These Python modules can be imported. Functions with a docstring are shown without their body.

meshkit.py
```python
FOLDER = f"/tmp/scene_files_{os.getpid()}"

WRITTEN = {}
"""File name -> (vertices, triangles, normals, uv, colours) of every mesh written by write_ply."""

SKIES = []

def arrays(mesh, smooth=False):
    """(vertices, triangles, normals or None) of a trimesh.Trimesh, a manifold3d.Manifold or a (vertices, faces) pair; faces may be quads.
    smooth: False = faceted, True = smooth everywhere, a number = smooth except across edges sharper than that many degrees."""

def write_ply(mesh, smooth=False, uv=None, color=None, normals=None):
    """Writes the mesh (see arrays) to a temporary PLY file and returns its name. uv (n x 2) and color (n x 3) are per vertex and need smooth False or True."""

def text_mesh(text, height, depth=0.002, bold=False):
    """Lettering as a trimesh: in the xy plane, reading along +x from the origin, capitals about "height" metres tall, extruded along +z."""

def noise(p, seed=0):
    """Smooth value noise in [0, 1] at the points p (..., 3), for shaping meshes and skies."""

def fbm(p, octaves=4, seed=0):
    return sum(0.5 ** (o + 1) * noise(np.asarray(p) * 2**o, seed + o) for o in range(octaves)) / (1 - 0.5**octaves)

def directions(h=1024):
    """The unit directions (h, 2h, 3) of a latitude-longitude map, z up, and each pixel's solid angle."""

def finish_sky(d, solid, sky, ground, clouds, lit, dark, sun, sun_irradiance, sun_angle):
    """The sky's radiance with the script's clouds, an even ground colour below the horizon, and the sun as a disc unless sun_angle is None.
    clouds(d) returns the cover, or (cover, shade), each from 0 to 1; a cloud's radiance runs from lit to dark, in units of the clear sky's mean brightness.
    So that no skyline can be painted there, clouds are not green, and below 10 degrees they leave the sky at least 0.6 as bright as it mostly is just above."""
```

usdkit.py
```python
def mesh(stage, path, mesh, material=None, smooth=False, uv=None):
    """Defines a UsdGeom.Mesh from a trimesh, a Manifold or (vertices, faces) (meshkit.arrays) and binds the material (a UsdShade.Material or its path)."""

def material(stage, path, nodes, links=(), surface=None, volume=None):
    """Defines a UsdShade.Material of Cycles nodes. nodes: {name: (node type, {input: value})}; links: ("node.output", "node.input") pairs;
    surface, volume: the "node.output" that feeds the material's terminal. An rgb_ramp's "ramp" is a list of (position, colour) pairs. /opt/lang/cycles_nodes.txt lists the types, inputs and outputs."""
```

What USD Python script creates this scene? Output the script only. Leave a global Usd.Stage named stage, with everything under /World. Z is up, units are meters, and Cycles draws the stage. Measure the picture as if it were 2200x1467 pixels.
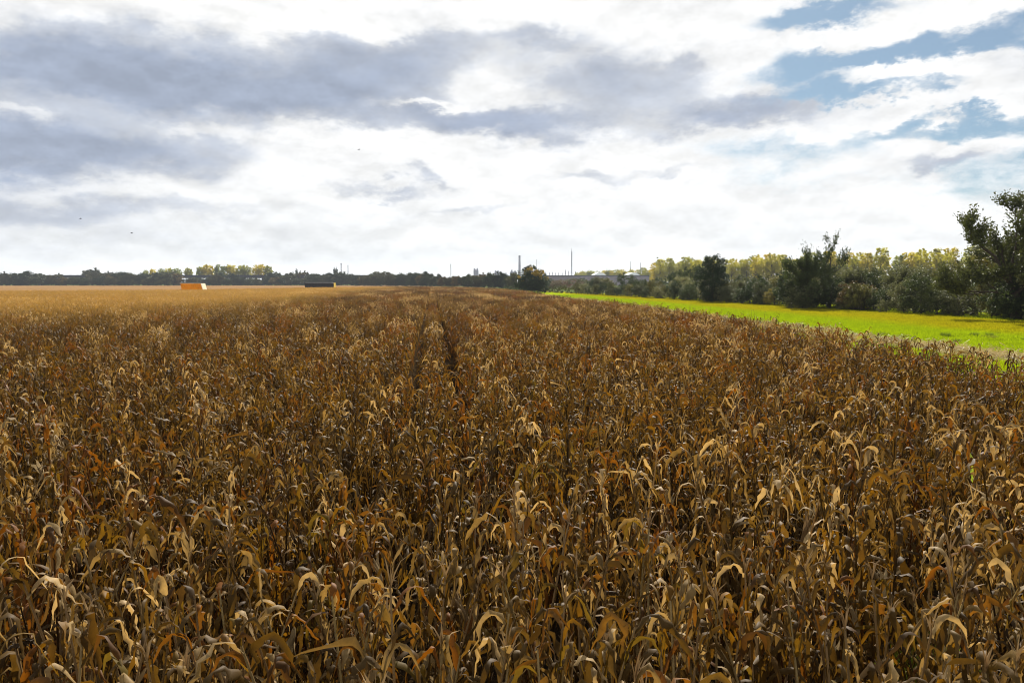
import math, random
import numpy as np, trimesh, usdkit, meshkit
from pxr import Usd, UsdGeom, UsdLux, UsdShade, Gf, Sdf, Vt

# ------------------------------------------------------------------ stage, camera, sun, sky
stage = Usd.Stage.CreateInMemory()
UsdGeom.SetStageUpAxis(stage, UsdGeom.Tokens.z)
UsdGeom.SetStageMetersPerUnit(stage, 1.0)
UsdGeom.Xform.Define(stage, '/World')
UsdGeom.Scope.Define(stage, '/World/Looks')

EXPOSURE = 1.0
SUN_AZ, SUN_EL = math.radians(17), math.radians(37)
SUN_INTENSITY, SKY_STRENGTH = 1.25, 0.05
EYE = np.array([0.0, 0.0, 4.1])
PF = 2200 / 2 / math.tan(math.radians(35))          # focal length in pixels of the photograph
YAW, PITCH = math.atan(172 / PF), math.atan(127 / PF)
FWD = np.array([math.sin(YAW) * math.cos(PITCH), math.cos(YAW) * math.cos(PITCH), -math.sin(PITCH)])
RIGHT = np.array([math.cos(YAW), -math.sin(YAW), 0.0])
UP = np.cross(RIGHT, FWD)

cam = UsdGeom.Camera.Define(stage, '/World/camera')
m4 = Gf.Matrix4d(1.0)
for i, r in enumerate((RIGHT, UP, -FWD)):
    m4.SetRow(i, Gf.Vec4d(*map(float, r), 0))
m4.SetRow(3, Gf.Vec4d(*map(float, EYE), 1))
UsdGeom.Xformable(cam).AddTransformOp().Set(m4)
cam.CreateHorizontalApertureAttr(36.0)
cam.CreateVerticalApertureAttr(36.0 * 682 / 1024)
cam.CreateFocalLengthAttr(18.0 / math.tan(math.radians(35)))
cam.CreateClippingRangeAttr(Gf.Vec2f(0.1, 20000))
cam.CreateExposureAttr(EXPOSURE)


def ray(u, v):
    d = FWD + RIGHT * (u - 1100) / PF + UP * (733.5 - v) / PF
    return d / np.linalg.norm(d)


def on_ground(u, v, z=0.0):
    """where the photograph's pixel meets the height z"""
    d = ray(u, v)
    return EYE + d * (z - EYE[2]) / d[2]


def at(u, D):
    """ground point in the pixel column u at the distance D along the view"""
    d = FWD + RIGHT * (u - 1100) / PF
    d = d[:2] / math.hypot(*(FWD[:2]))
    return np.array([d[0] * D, d[1] * D, 0.0])


def height(v, D):
    """height of what shows at pixel row v at the distance D"""
    return EYE[2] + (606.5 - v) / PF * D


sun = UsdLux.DistantLight.Define(stage, '/World/sun')
sun.CreateIntensityAttr(SUN_INTENSITY)
sun.CreateAngleAttr(0.5)
sun.CreateColorAttr(Gf.Vec3f(1.0, 0.93, 0.82))
sun.CreateNormalizeAttr(True)
sd = np.array([math.sin(SUN_AZ) * math.cos(SUN_EL), math.cos(SUN_AZ) * math.cos(SUN_EL), math.sin(SUN_EL)])
sx = np.cross([0, 0, 1.0], sd); sx /= np.linalg.norm(sx); sy = np.cross(sd, sx)
m4 = Gf.Matrix4d(1.0)
for i, r in enumerate((sx, sy, sd)):
    m4.SetRow(i, Gf.Vec4d(*map(float, r), 0))
UsdGeom.Xformable(sun).AddTransformOp().Set(m4)


class Graph:
    """writes a node graph as arithmetic"""
    def __init__(self):
        self.nodes, self.links, self.k = {}, [], 0

    def add(self, kind, _out=None, **inp):
        self.k += 1
        n = f'n{self.k}'
        vals = {}
        for a, b in inp.items():
            if isinstance(b, str) and '.' in b and b.split('.')[0] in self.nodes:
                self.links.append((b, f'{n}.{a}'))
            else:
                vals[a] = b
        self.nodes[n] = (kind, vals)
        return f'{n}.{_out}' if _out else n

    def m(self, op, a, b=0.0, c=0.0, clamp=False):
        return self.add('math', 'value', math_type=op, value1=a, value2=b, value3=c, use_clamp=clamp)

    def smooth(self, v, lo, hi, a=0.0, b=1.0):
        return self.add('map_range', 'result', range_type='smoothstep', value=v, from_min=lo, from_max=hi, to_min=a, to_max=b, clamp=True)

    def mix(self, f, a, b, kind='mix'):
        return self.add('mix_color', 'result', blend_type=kind, fac=f, a=a, b=b)

    def done(self, path, surface=None, volume=None):
        return usdkit.material(stage, path, self.nodes, self.links, surface=surface, volume=volume)


def sky_material():
    g = Graph()
    tc = g.add('texture_coordinate')
    xyz = g.add('separate_xyz', vector=f'{tc}.generated')
    x, y, z = f'{xyz}.x', f'{xyz}.y', f'{xyz}.z'
    az0 = g.m('arctan2', x, y)
    el0 = g.m('arcsine', z)
    zz = g.m('add', g.m('maximum', z, 0.0), 0.20)
    p = g.add('combine_xyz', 'vector', x=g.m('divide', x, zz), y=g.m('divide', y, zz), z=0.0)
    # puffs seen from the side: stretched a little along the horizon
    c = g.add('combine_xyz', 'vector', x=x, y=y, z=g.m('multiply', z, 1.9))
    wn = g.add('noise_texture', vector=p, scale=1.7, detail=4.0, roughness=0.5)
    ws = g.add('separate_xyz', vector=f'{wn}.color')
    wn2 = g.add('noise_texture', vector=c, scale=9.0, detail=7.0, roughness=0.62)
    ws2 = g.add('separate_xyz', vector=f'{wn2}.color')
    az = g.m('add', g.m('multiply_add', f'{ws}.x', 0.16, -0.08), g.m('multiply_add', f'{ws2}.x', 0.16, g.m('subtract', az0, 0.08)))
    el = g.m('add', g.m('multiply_add', f'{ws}.y', 0.06, -0.03), g.m('multiply_add', f'{ws2}.y', 0.10, g.m('subtract', el0, 0.05)))

    def blobs(lst):
        total = None
        for u, v, su, sv, w in lst:
            d = ray(u, v)
            a0, e0 = math.atan2(d[0], d[1]), math.asin(d[2])
            a = g.m('multiply_add', az, PF / su, -a0 * PF / su)
            e = g.m('multiply_add', el, PF / sv, -e0 * PF / sv)
            r2 = g.m('multiply_add', a, a, g.m('multiply', e, e))
            ex = g.m('exponent', g.m('multiply', r2, -1.0))
            total = g.m('multiply_add', ex, w, total if total else 0.0)
        return total

    thick = blobs([(430, 165, 400, 72, 1.0), (830, 110, 200, 62, 0.9), (640, 215, 300, 40, 0.7), (110, 150, 260, 70, 0.7),
                   (100, 300, 270, 44, 1.5), (10, 350, 170, 32, 0.8),
                   (1000, 280, 190, 30, 1.15), (1180, 255, 130, 26, 0.6), (1330, 180, 200, 50, 0.8), (1570, 245, 150, 30, 1.0), (1165, 85, 80, 28, 0.65),
                   (60, 455, 200, 34, 0.7), (480, 460, 260, 18, 0.34), (1270, 378, 120, 14, 0.5), (1450, 380, 80, 12, 0.45),
                   (820, 408, 110, 12, 0.5), (935, 385, 50, 11, 0.5), (2000, 338, 80, 20, 0.8), (2170, 140, 50, 34, 0.35), (1500, 130, 60, 24, 0.4),
                   (990, 468, 100, 9, 0.42), (1120, 462, 60, 9, 0.34), (300, 530, 420, 26, 0.28), (530, 285, 60, 14, 0.3),
                   (935, 236, 120, 10, -0.7), (620, 30, 330, 28, -0.6), (1060, 200, 70, 30, -0.35), (30, 232, 60, 12, -0.4), (230, 205, 90, 16, -0.3), (620, 300, 330, 22, -0.3)])
    blue = blobs([(1790, 20, 150, 22, 1.0), (2130, 95, 230, 46, 1.1), (1840, 150, 130, 30, 0.8), (2120, 240, 200, 30, 0.9),
                  (1850, 205, 160, 14, 0.5), (2180, 330, 130, 60, 0.7), (1740, 205, 60, 26, 0.6),
                  (1880, 300, 260, 40, 0.35), (1700, 330, 220, 50, 0.2),
                  (1950, 165, 180, 17, -1.0), (2170, 155, 70, 48, -1.3), (1900, 242, 220, 20, -0.8), (2020, 300, 120, 26, -1.0), (1960, 55, 240, 20, -0.7)])
    n1 = g.add('noise_texture', 'fac', vector=p, scale=2.2, detail=6.0, roughness=0.55)
    n2 = g.add('noise_texture', 'fac', vector=p, scale=0.9, detail=4.0, roughness=0.5)
    n3 = g.add('noise_texture', 'fac', vector=c, scale=11.0, detail=9.0, roughness=0.62)
    sun_up = g.add('vector_math', 'vector', math_type='add', vector1=c, vector2=(0.0, 0.0, 0.022))
    n3s = g.add('noise_texture', 'fac', vector=sun_up, scale=11.0, detail=5.0, roughness=0.55)
    relief = g.m('subtract', n3, n3s)
    behind = g.smooth(y, 0.45, -0.1)                     # the sky behind goes on as scattered cloud
    thick = g.m('add', thick, g.m('multiply', behind, g.smooth(n2, 0.42, 0.68, 0.0, 0.9)))
    blue = g.m('add', blue, g.m('multiply', behind, g.smooth(n2, 0.5, 0.3, 0.0, 0.8)))
    nn = g.m('add', g.m('multiply', g.m('subtract', n1, 0.5), 0.7), g.m('multiply', g.m('subtract', n3, 0.5), 0.9))
    amp = g.smooth(z, 0.02, 0.2, 0.5, 1.0)
    thick = g.m('add', thick, g.m('multiply', nn, amp))
    veil = g.smooth(thick, 0.10, 0.62)
    low = g.smooth(z, 0.0, 0.16)
    white = g.mix(low, (7.9, 8.15, 8.3), (9.6, 9.65, 9.7))
    glow = g.smooth(thick, -0.22, 0.15)
    white = g.mix(glow, (10.5, 10.5, 10.4), white)
    core = g.smooth(thick, 0.3, 1.3)
    grey = g.mix(core, (6.3, 6.65, 7.3), (3.75, 4.35, 5.55))
    cloud = g.mix(veil, white, grey)
    lit = g.m('maximum', g.m('minimum', g.m('multiply_add', relief, 0.9, 1.0), 1.12), 0.87)   # edges towards the sun are lit, those away from it shaded
    cloud = g.add('vector_math', 'vector', math_type='scale', vector1=cloud, scale=lit)
    bmask = g.smooth(g.m('add', blue, g.m('multiply', nn, g.smooth(blue, -0.1, 0.35, 0.0, 1.9))), 0.06, 0.85)
    sky = g.add('sky_texture', 'color', sky_type='single_scattering', sun_disc=False, sun_elevation=SUN_EL, sun_rotation=SUN_AZ,
                altitude=50.0, air_density=1.0, aerosol_density=0.6, ozone_density=1.5)
    cleared = g.mix(0.13, g.mix(1.0, sky, (0.34, 0.51, 0.60), 'multiply'), (10.0, 10.0, 10.0))
    col = g.mix(bmask, cloud, cleared)
    bg = g.add('background_shader', 'background', color=col, strength=SKY_STRENGTH)
    return g.done('/World/Looks/sky', surface=bg)


dome = UsdLux.DomeLight.Define(stage, '/World/sky')
dome.CreateIntensityAttr(1.0)
UsdShade.MaterialBindingAPI.Apply(dome.GetPrim()).Bind(sky_material())
dome.GetPrim().SetCustomDataByKey('kind', 'structure')

# ------------------------------------------------------------------ helpers
taken = {}


def numbered(name, parent='/World'):
    key = (str(parent), name)
    taken[key] = taken.get(key, -1) + 1
    return name if taken[key] == 0 else f'{name}_{taken[key]:03d}'


def tag(prim, label=None, cat=None, group=None, kind=None):
    for k, v in (('label', label), ('category', cat), ('group', group), ('kind', kind)):
        if v:
            prim.SetCustomDataByKey(k, v)
    return prim


def obj(name, mesh, material, parent='/World', smooth=False):
    parent = str(parent.GetPath()) if hasattr(parent, 'GetPath') else parent
    return usdkit.mesh(stage, f'{parent}/{numbered(name, parent)}', mesh, material, smooth=smooth).GetPrim()


def place(prim, loc, rotz=0.0, scale=(1, 1, 1)):
    x = UsdGeom.Xformable(prim)
    x.AddTranslateOp().Set(Gf.Vec3d(*map(float, loc)))
    x.AddRotateZOp().Set(float(rotz))
    x.AddScaleOp().Set(Gf.Vec3f(*map(float, scale)))


def thing(name, label, cat, loc=(0, 0, 0), rotz=0.0, group=None, scale=(1, 1, 1)):
    x = UsdGeom.Xform.Define(stage, '/World/' + numbered(name)).GetPrim()
    place(x, loc, rotz, scale)
    return tag(x, label, cat, group)


def dup(first, name, label, cat, loc, rotz=0.0, group=None, scale=(1, 1, 1)):
    x = thing(name, label, cat, loc, rotz, group, scale)
    x.GetReferences().AddInternalReference(first.GetPath())
    x.SetInstanceable(True)
    return x


def join(parts):
    vs, fs, n = [], [], 0
    for v, f in parts:
        vs.append(v); fs.append(np.asarray(f) + n); n += len(v)
    return np.vstack(vs), np.vstack(fs)


def tri(m):
    return np.array(m.vertices), np.array(m.faces)


def box(x0, x1, y0, y1, z0, z1):
    m = trimesh.creation.box([x1 - x0, y1 - y0, z1 - z0])
    m.apply_translation([(x0 + x1) / 2, (y0 + y1) / 2, (z0 + z1) / 2])
    return tri(m)


def tube(points, radii, sides=5):
    p = np.asarray(points, float)
    t = np.gradient(p, axis=0)
    t /= np.linalg.norm(t, axis=1, keepdims=True) + 1e-12
    a = np.cross(t, np.where(np.abs(t[:, 2:]) < 0.9, [0, 0, 1.0], [1.0, 0, 0]))
    a /= np.linalg.norm(a, axis=1, keepdims=True) + 1e-12
    b, ang = np.cross(t, a), np.arange(sides) * 2 * np.pi / sides
    r = np.broadcast_to(radii, (len(p),))
    v = p[:, None] + r[:, None, None] * (np.cos(ang)[None, :, None] * a[:, None] + np.sin(ang)[None, :, None] * b[:, None])
    i, j = np.meshgrid(np.arange(len(p) - 1), np.arange(sides), indexing='ij')
    q = np.stack([i * sides + j, i * sides + (j + 1) % sides, (i + 1) * sides + (j + 1) % sides, (i + 1) * sides + j], -1).reshape(-1, 4)
    return v.reshape(-1, 3), np.vstack([q[:, [0, 1, 2]], q[:, [0, 2, 3]]])


def lathe(profile, sides=10):
    """profile: (radius, z) pairs"""
    prof = np.asarray(profile, float)
    ang = np.arange(sides) * 2 * np.pi / sides
    v = np.stack([prof[:, None, 0] * np.cos(ang), prof[:, None, 0] * np.sin(ang), np.broadcast_to(prof[:, None, 1], (len(prof), sides))], -1).reshape(-1, 3)
    i, j = np.meshgrid(np.arange(len(prof) - 1), np.arange(sides), indexing='ij')
    q = np.stack([i * sides + j, i * sides + (j + 1) % sides, (i + 1) * sides + (j + 1) % sides, (i + 1) * sides + j], -1).reshape(-1, 4)
    return v, np.vstack([q[:, [0, 1, 2]], q[:, [0, 2, 3]]])


def instancer(path, protos, material, pos, idx, rotz, scale, name):
    """a PointInstancer of meshes that turn about z"""
    pi = UsdGeom.PointInstancer.Define(stage, path)
    targets = []
    for k, (mesh, mat) in enumerate(protos):
        q = obj(name, mesh, mat or material, path, smooth=True)
        targets.append(q.GetPath())
    pi.CreatePrototypesRel().SetTargets(targets)
    pi.CreatePositionsAttr(Vt.Vec3fArray.FromNumpy(np.asarray(pos, np.float32)))
    pi.CreateProtoIndicesAttr(Vt.IntArray.FromNumpy(np.asarray(idx, np.int32)))
    r = np.asarray(rotz, float) / 2
    pi.CreateOrientationsAttr(Vt.QuathArray([Gf.Quath(float(math.cos(a)), 0.0, 0.0, float(math.sin(a))) for a in r]))
    pi.CreateScalesAttr(Vt.Vec3fArray.FromNumpy(np.asarray(scale, np.float32)))
    return pi.GetPrim()


# ------------------------------------------------------------------ materials
def simple(name, color, rough=0.6, var=0.25, scale=3.0, metal=0.0, bump=0.0, spec=0.4):
    g = Graph()
    geo = g.add('geometry')
    n = g.add('noise_texture', 'fac', vector=f'{geo}.position', scale=scale, detail=5.0, roughness=0.6)
    c = np.array(color)
    col = g.add('rgb_ramp', 'color', fac=n, ramp=[(0.25, tuple(c * (1 - var))), (0.75, tuple(c * (1 + var)))])
    kw = {}
    if bump:
        kw['normal'] = g.add('bump', 'normal', height=n, strength=0.6, distance=bump)
    b = g.add('principled_bsdf', 'BSDF', base_color=col, roughness=rough, metallic=metal, specular_ior_level=spec, **kw)
    return g.done('/World/Looks/' + name, surface=b)


def leafy(name, ramp, translucent=0.35, rough=0.5, spec=0.35, tint=(1.0, 1.0, 1.0), patch=0.35, patch_scale=0.6, streak=0.0, tl_gain=1.0, sun_patch=False):
    """leaves: each island its own colour out of the ramp, with broader patches over it and light passing through"""
    g = Graph()
    geo = g.add('geometry'); oi = g.add('object_info'); tc = g.add('texture_coordinate')
    r = g.m('fraction', g.m('add', f'{geo}.random_per_island', f'{oi}.random'))
    col = g.add('rgb_ramp', 'color', fac=r, ramp=ramp)
    n = g.add('noise_texture', 'fac', vector=f'{geo}.position', scale=patch_scale, detail=3.0)
    val = g.m('multiply_add', n, 2 * patch, 1 - patch)
    if streak:
        n2 = g.add('noise_texture', 'fac', vector=f'{geo}.position', scale=24.0, detail=4.0, roughness=0.65)
        val = g.m('multiply', val, g.m('multiply_add', n2, 2 * streak, 1 - streak))
    if sun_patch:                                            # sunlight on the far left field, painted into the leaf colour as paler gold
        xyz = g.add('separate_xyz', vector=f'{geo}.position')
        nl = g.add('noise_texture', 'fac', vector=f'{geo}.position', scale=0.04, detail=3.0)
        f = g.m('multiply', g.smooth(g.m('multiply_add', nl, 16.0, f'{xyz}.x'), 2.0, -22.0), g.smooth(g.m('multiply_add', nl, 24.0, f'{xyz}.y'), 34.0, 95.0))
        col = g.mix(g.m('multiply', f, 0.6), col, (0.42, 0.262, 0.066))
    col = g.add('hsv', 'color', color=col, hue=0.5, saturation=1.0, value=val, fac=1.0)
    col = g.mix(1.0, col, tint, 'multiply')
    p = g.add('principled_bsdf', 'BSDF', base_color=col, roughness=rough, specular_ior_level=spec)
    tcol = g.mix(1.0, col, tl_gain if np.ndim(tl_gain) else (tl_gain,) * 3, 'multiply')
    t = g.add('translucent_bsdf', 'BSDF', color=tcol)
    s = g.add('mix_closure', 'closure', fac=translucent, closure1=p, closure2=t)
    return g.done('/World/Looks/' + name, surface=s)


MAIZE = [(0.0, (0.085, 0.048, 0.009)), (0.2, (0.19, 0.118, 0.026)), (0.38, (0.080, 0.047, 0.012)), (0.46, (0.38, 0.265, 0.11)), (0.55, (0.70, 0.54, 0.32)), (0.62, (0.22, 0.142, 0.036)), (0.75, (0.27, 0.105, 0.009)),
         (0.86, (0.085, 0.052, 0.018)), (0.94, (0.27, 0.145, 0.012)), (1.0, (0.20, 0.145, 0.022))]
M = {}
M['maize_leaf'] = leafy('maize_leaf', [(a, tuple(np.array(c) * (0.50, 0.455, 0.35))) for a, c in MAIZE], 0.34, 0.62, 0.18, patch=0.35, patch_scale=1.3, streak=0.35, tl_gain=(1.6, 1.42, 1.0), sun_patch=True)
M['maize_stalk'] = leafy('maize_stalk', [(0, (0.17, 0.10, 0.035)), (0.5, (0.12, 0.07, 0.027)), (1, (0.20, 0.14, 0.05))], 0.0, 0.5, 0.4, streak=0.3)
M['maize_husk'] = leafy('maize_husk', [(0, (0.26, 0.18, 0.08)), (0.5, (0.36, 0.27, 0.14)), (1, (0.20, 0.12, 0.05))], 0.25, 0.65, 0.15, streak=0.2)
M['maize_tassel'] = leafy('maize_tassel', [(0, (0.20, 0.12, 0.05)), (1, (0.30, 0.19, 0.08))], 0.15, 0.6, 0.3)
M['green_blade'] = leafy('green_blade', [(0, (0.22, 0.30, 0.02)), (1, (0.32, 0.36, 0.03))], 0.45, 0.45, 0.4)


def ground_mat():
    g = Graph()
    geo = g.add('geometry')
    n = g.add('noise_texture', 'fac', vector=f'{geo}.position', scale=0.02, detail=6.0)
    col = g.add('rgb_ramp', 'color', fac=n, ramp=[(0.3, (0.05, 0.075, 0.022)), (0.7, (0.10, 0.11, 0.04))])
    b = g.add('diffuse_bsdf', 'BSDF', color=col)
    return g.done('/World/Looks/ground', surface=b)


M['ground'] = ground_mat()
def soil_mat():
    g = Graph()
    geo = g.add('geometry')
    n = g.add('noise_texture', 'fac', vector=f'{geo}.position', scale=7.0, detail=6.0, roughness=0.7)
    col = g.add('rgb_ramp', 'color', fac=n, ramp=[(0.3, (0.016, 0.010, 0.006)), (0.55, (0.035, 0.023, 0.012)), (0.75, (0.085, 0.055, 0.024))])
    b = g.add('diffuse_bsdf', 'BSDF', color=col, normal=g.add('bump', 'normal', height=n, strength=0.8, distance=0.12))
    return g.done('/World/Looks/soil', surface=b)


M['soil'] = soil_mat()


def stubble_mat():
    g = Graph()
    geo = g.add('geometry')
    mp = g.add('mapping', 'vector', vector=f'{geo}.position', scale=(0.35, 0.02, 1.0))
    n = g.add('noise_texture', 'fac', vector=mp, scale=1.0, detail=5.0, roughness=0.6)
    n2 = g.add('noise_texture', 'fac', vector=f'{geo}.position', scale=0.012, detail=3.0)
    f = g.m('multiply_add', n2, 0.6, g.m('multiply', n, 0.5))
    col = g.add('rgb_ramp', 'color', fac=f, ramp=[(0.3, (0.13, 0.075, 0.035)), (0.55, (0.20, 0.12, 0.055)), (0.8, (0.26, 0.165, 0.075))])
    b = g.add('diffuse_bsdf', 'BSDF', color=col)
    return g.done('/World/Looks/stubble', surface=b)


M['stubble'] = stubble_mat()


def meadow_color(g):
    """bands along the rows: bright green beside the maize, cut straw, bright green again, yellowing meadow by the hedge"""
    geo = g.add('geometry')
    xyz = g.add('separate_xyz', vector=f'{geo}.position')
    n = g.add('noise_texture', 'fac', vector=f'{geo}.position', scale=0.35, detail=5.0, roughness=0.6)
    nl = g.add('noise_texture', 'fac', vector=f'{geo}.position', scale=0.045, detail=3.0)
    x = g.m('add', f'{xyz}.x', g.m('add', g.m('multiply_add', n, 3.2, -1.6), g.m('multiply_add', nl, 9.0, -4.5)))
    x = g.m('add', x, g.m('multiply', f'{xyz}.y', -0.012))
    f = g.m('divide', x, 70.0)
    G1, G2, ST, OL = (0.215, 0.265, 0.004), (0.20, 0.265, 0.004), (0.255, 0.225, 0.045), (0.245, 0.225, 0.004)
    col = g.add('rgb_ramp', 'color', fac=f, ramp=[(0.0, G1), (0.395, G1), (0.418, ST), (0.445, ST), (0.475, G2), (0.60, G2), (0.68, OL), (0.82, OL), (0.88, G1), (1.0, G1)])
    n3 = g.add('noise_texture', 'fac', vector=f'{geo}.position', scale=1.1, detail=6.0, roughness=0.7)
    return g.add('hsv', 'color', color=col, hue=0.5, saturation=1.0, fac=1.0, value=g.m('multiply_add', n3, 1.3, 0.35))


def meadow_mat(name, translucent):
    g = Graph()
    col = meadow_color(g)
    p = g.add('diffuse_bsdf', 'BSDF', color=col)
    if translucent:
        t = g.add('translucent_bsdf', 'BSDF', color=g.mix(1.0, col, (1.25, 1.25, 1.0), 'multiply'))
        p = g.add('mix_closure', 'closure', fac=translucent, closure1=p, closure2=t)
    return g.done('/World/Looks/' + name, surface=p)


M['meadow'] = meadow_mat('meadow', 0)
M['grass'] = meadow_mat('grass', 0.5)
M['tuft'] = leafy('tuft', [(0, (0.09, 0.13, 0.008)), (0.6, (0.16, 0.19, 0.01)), (1, (0.26, 0.22, 0.04))], 0.42, 0.6, 0.2)
M['straw'] = leafy('straw', [(0, (0.30, 0.21, 0.09)), (0.5, (0.42, 0.32, 0.15)), (1, (0.34, 0.27, 0.10))], 0.3, 0.6, 0.3)
M['bark'] = simple('bark', (0.055, 0.042, 0.032), 0.9, 0.4, 5.0, spec=0.1)
M['bare_twig'] = simple('bare_twig', (0.05, 0.04, 0.032), 0.9, 0.3, 5.0, spec=0.1)
M['leaf_dark'] = leafy('leaf_dark', [(0, (0.025, 0.042, 0.010)), (0.6, (0.055, 0.072, 0.016)), (1, (0.10, 0.09, 0.016))], 0.3, 0.5, 0.3)
M['leaf_deep'] = leafy('leaf_deep', [(0, (0.012, 0.026, 0.006)), (0.6, (0.028, 0.044, 0.010)), (1, (0.06, 0.058, 0.012))], 0.2, 0.55, 0.2)
M['leaf_willow'] = leafy('leaf_willow', [(0, (0.06, 0.068, 0.022)), (0.5, (0.12, 0.125, 0.045)), (1, (0.21, 0.205, 0.08))], 0.36, 0.5, 0.35)
M['leaf_olive'] = leafy('leaf_olive', [(0, (0.06, 0.064, 0.014)), (0.5, (0.12, 0.115, 0.022)), (1, (0.20, 0.165, 0.028))], 0.36, 0.5, 0.3)
M['leaf_rust'] = leafy('leaf_rust', [(0, (0.09, 0.04, 0.015)), (0.5, (0.15, 0.065, 0.018)), (1, (0.10, 0.08, 0.02))], 0.3, 0.5, 0.3)
M['leaf_orange'] = leafy('leaf_orange', [(0, (0.36, 0.16, 0.012)), (0.5, (0.5, 0.30, 0.02)), (1, (0.22, 0.17, 0.02))], 0.45, 0.5, 0.3)
M['leaf_yellow'] = leafy('leaf_yellow', [(0, (0.27, 0.27, 0.02)), (0.4, (0.47, 0.42, 0.025)), (0.75, (0.60, 0.46, 0.022)), (1, (0.18, 0.22, 0.025))], 0.5, 0.5, 0.2, tl_gain=(1.05, 1.1, 0.8), patch_scale=0.1, patch=0.3)
M['leaf_lime'] = leafy('leaf_lime', [(0, (0.19, 0.21, 0.06)), (0.5, (0.32, 0.32, 0.08)), (1, (0.45, 0.40, 0.08))], 0.5, 0.5, 0.2, tl_gain=(1.05, 1.1, 0.9), patch_scale=0.1, patch=0.3)
M['leaf_far'] = leafy('leaf_far', [(0, (0.026, 0.042, 0.018)), (0.6, (0.048, 0.066, 0.024)), (1, (0.09, 0.09, 0.028))], 0.2, 0.6, 0.2, patch_scale=0.06, patch=0.45)
M['leaf_far_olive'] = leafy('leaf_far_olive', [(0, (0.05, 0.055, 0.02)), (0.6, (0.08, 0.075, 0.025)), (1, (0.14, 0.10, 0.03))], 0.25, 0.6, 0.2, patch_scale=0.06, patch=0.45)
M['concrete'] = simple('concrete', (0.20, 0.18, 0.20), 0.85, 0.2, 0.3, spec=0.2)
M['dark_concrete'] = simple('dark_concrete', (0.035, 0.036, 0.045), 0.9, 0.2, 0.3, spec=0.05)
M['chimney_grey'] = simple('chimney_grey', (0.13, 0.13, 0.17), 0.8, 0.15, 0.05, spec=0.2)
M['steel_grey'] = simple('steel_grey', (0.24, 0.25, 0.28), 0.6, 0.15, 0.1)
M['pale_wall'] = simple('pale_wall', (0.55, 0.56, 0.58), 0.8, 0.1, 0.2)
M['teal_roof'] = simple('teal_roof', (0.10, 0.20, 0.22), 0.35, 0.2, 0.2)
M['white_roof'] = simple('white_roof', (0.75, 0.77, 0.8), 0.4, 0.1, 0.2)
M['window_dark'] = simple('window_dark', (0.03, 0.035, 0.045), 0.15, 0.1, 1.0)
M['orange_paint'] = simple('orange_paint', (0.78, 0.27, 0.006), 0.7, 0.15, 1.2, spec=0.1)
M['cream_paint'] = simple('cream_paint', (0.72, 0.62, 0.42), 0.5, 0.12, 1.5)
M['yellow_paint'] = simple('yellow_paint', (0.78, 0.55, 0.06), 0.45, 0.12, 1.5)
M['black_paint'] = simple('black_paint', (0.012, 0.012, 0.014), 0.5, 0.3, 1.5)
M['chassis_grey'] = simple('chassis_grey', (0.05, 0.05, 0.055), 0.6, 0.2, 2.0)
M['tyre'] = simple('tyre', (0.02, 0.02, 0.02), 0.8, 0.3, 4.0, spec=0.2)
M['rim'] = simple('rim', (0.45, 0.44, 0.42), 0.45, 0.1, 4.0)
M['bird'] = simple('bird', (0.03, 0.03, 0.035), 0.8, 0.2, 5.0)

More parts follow.
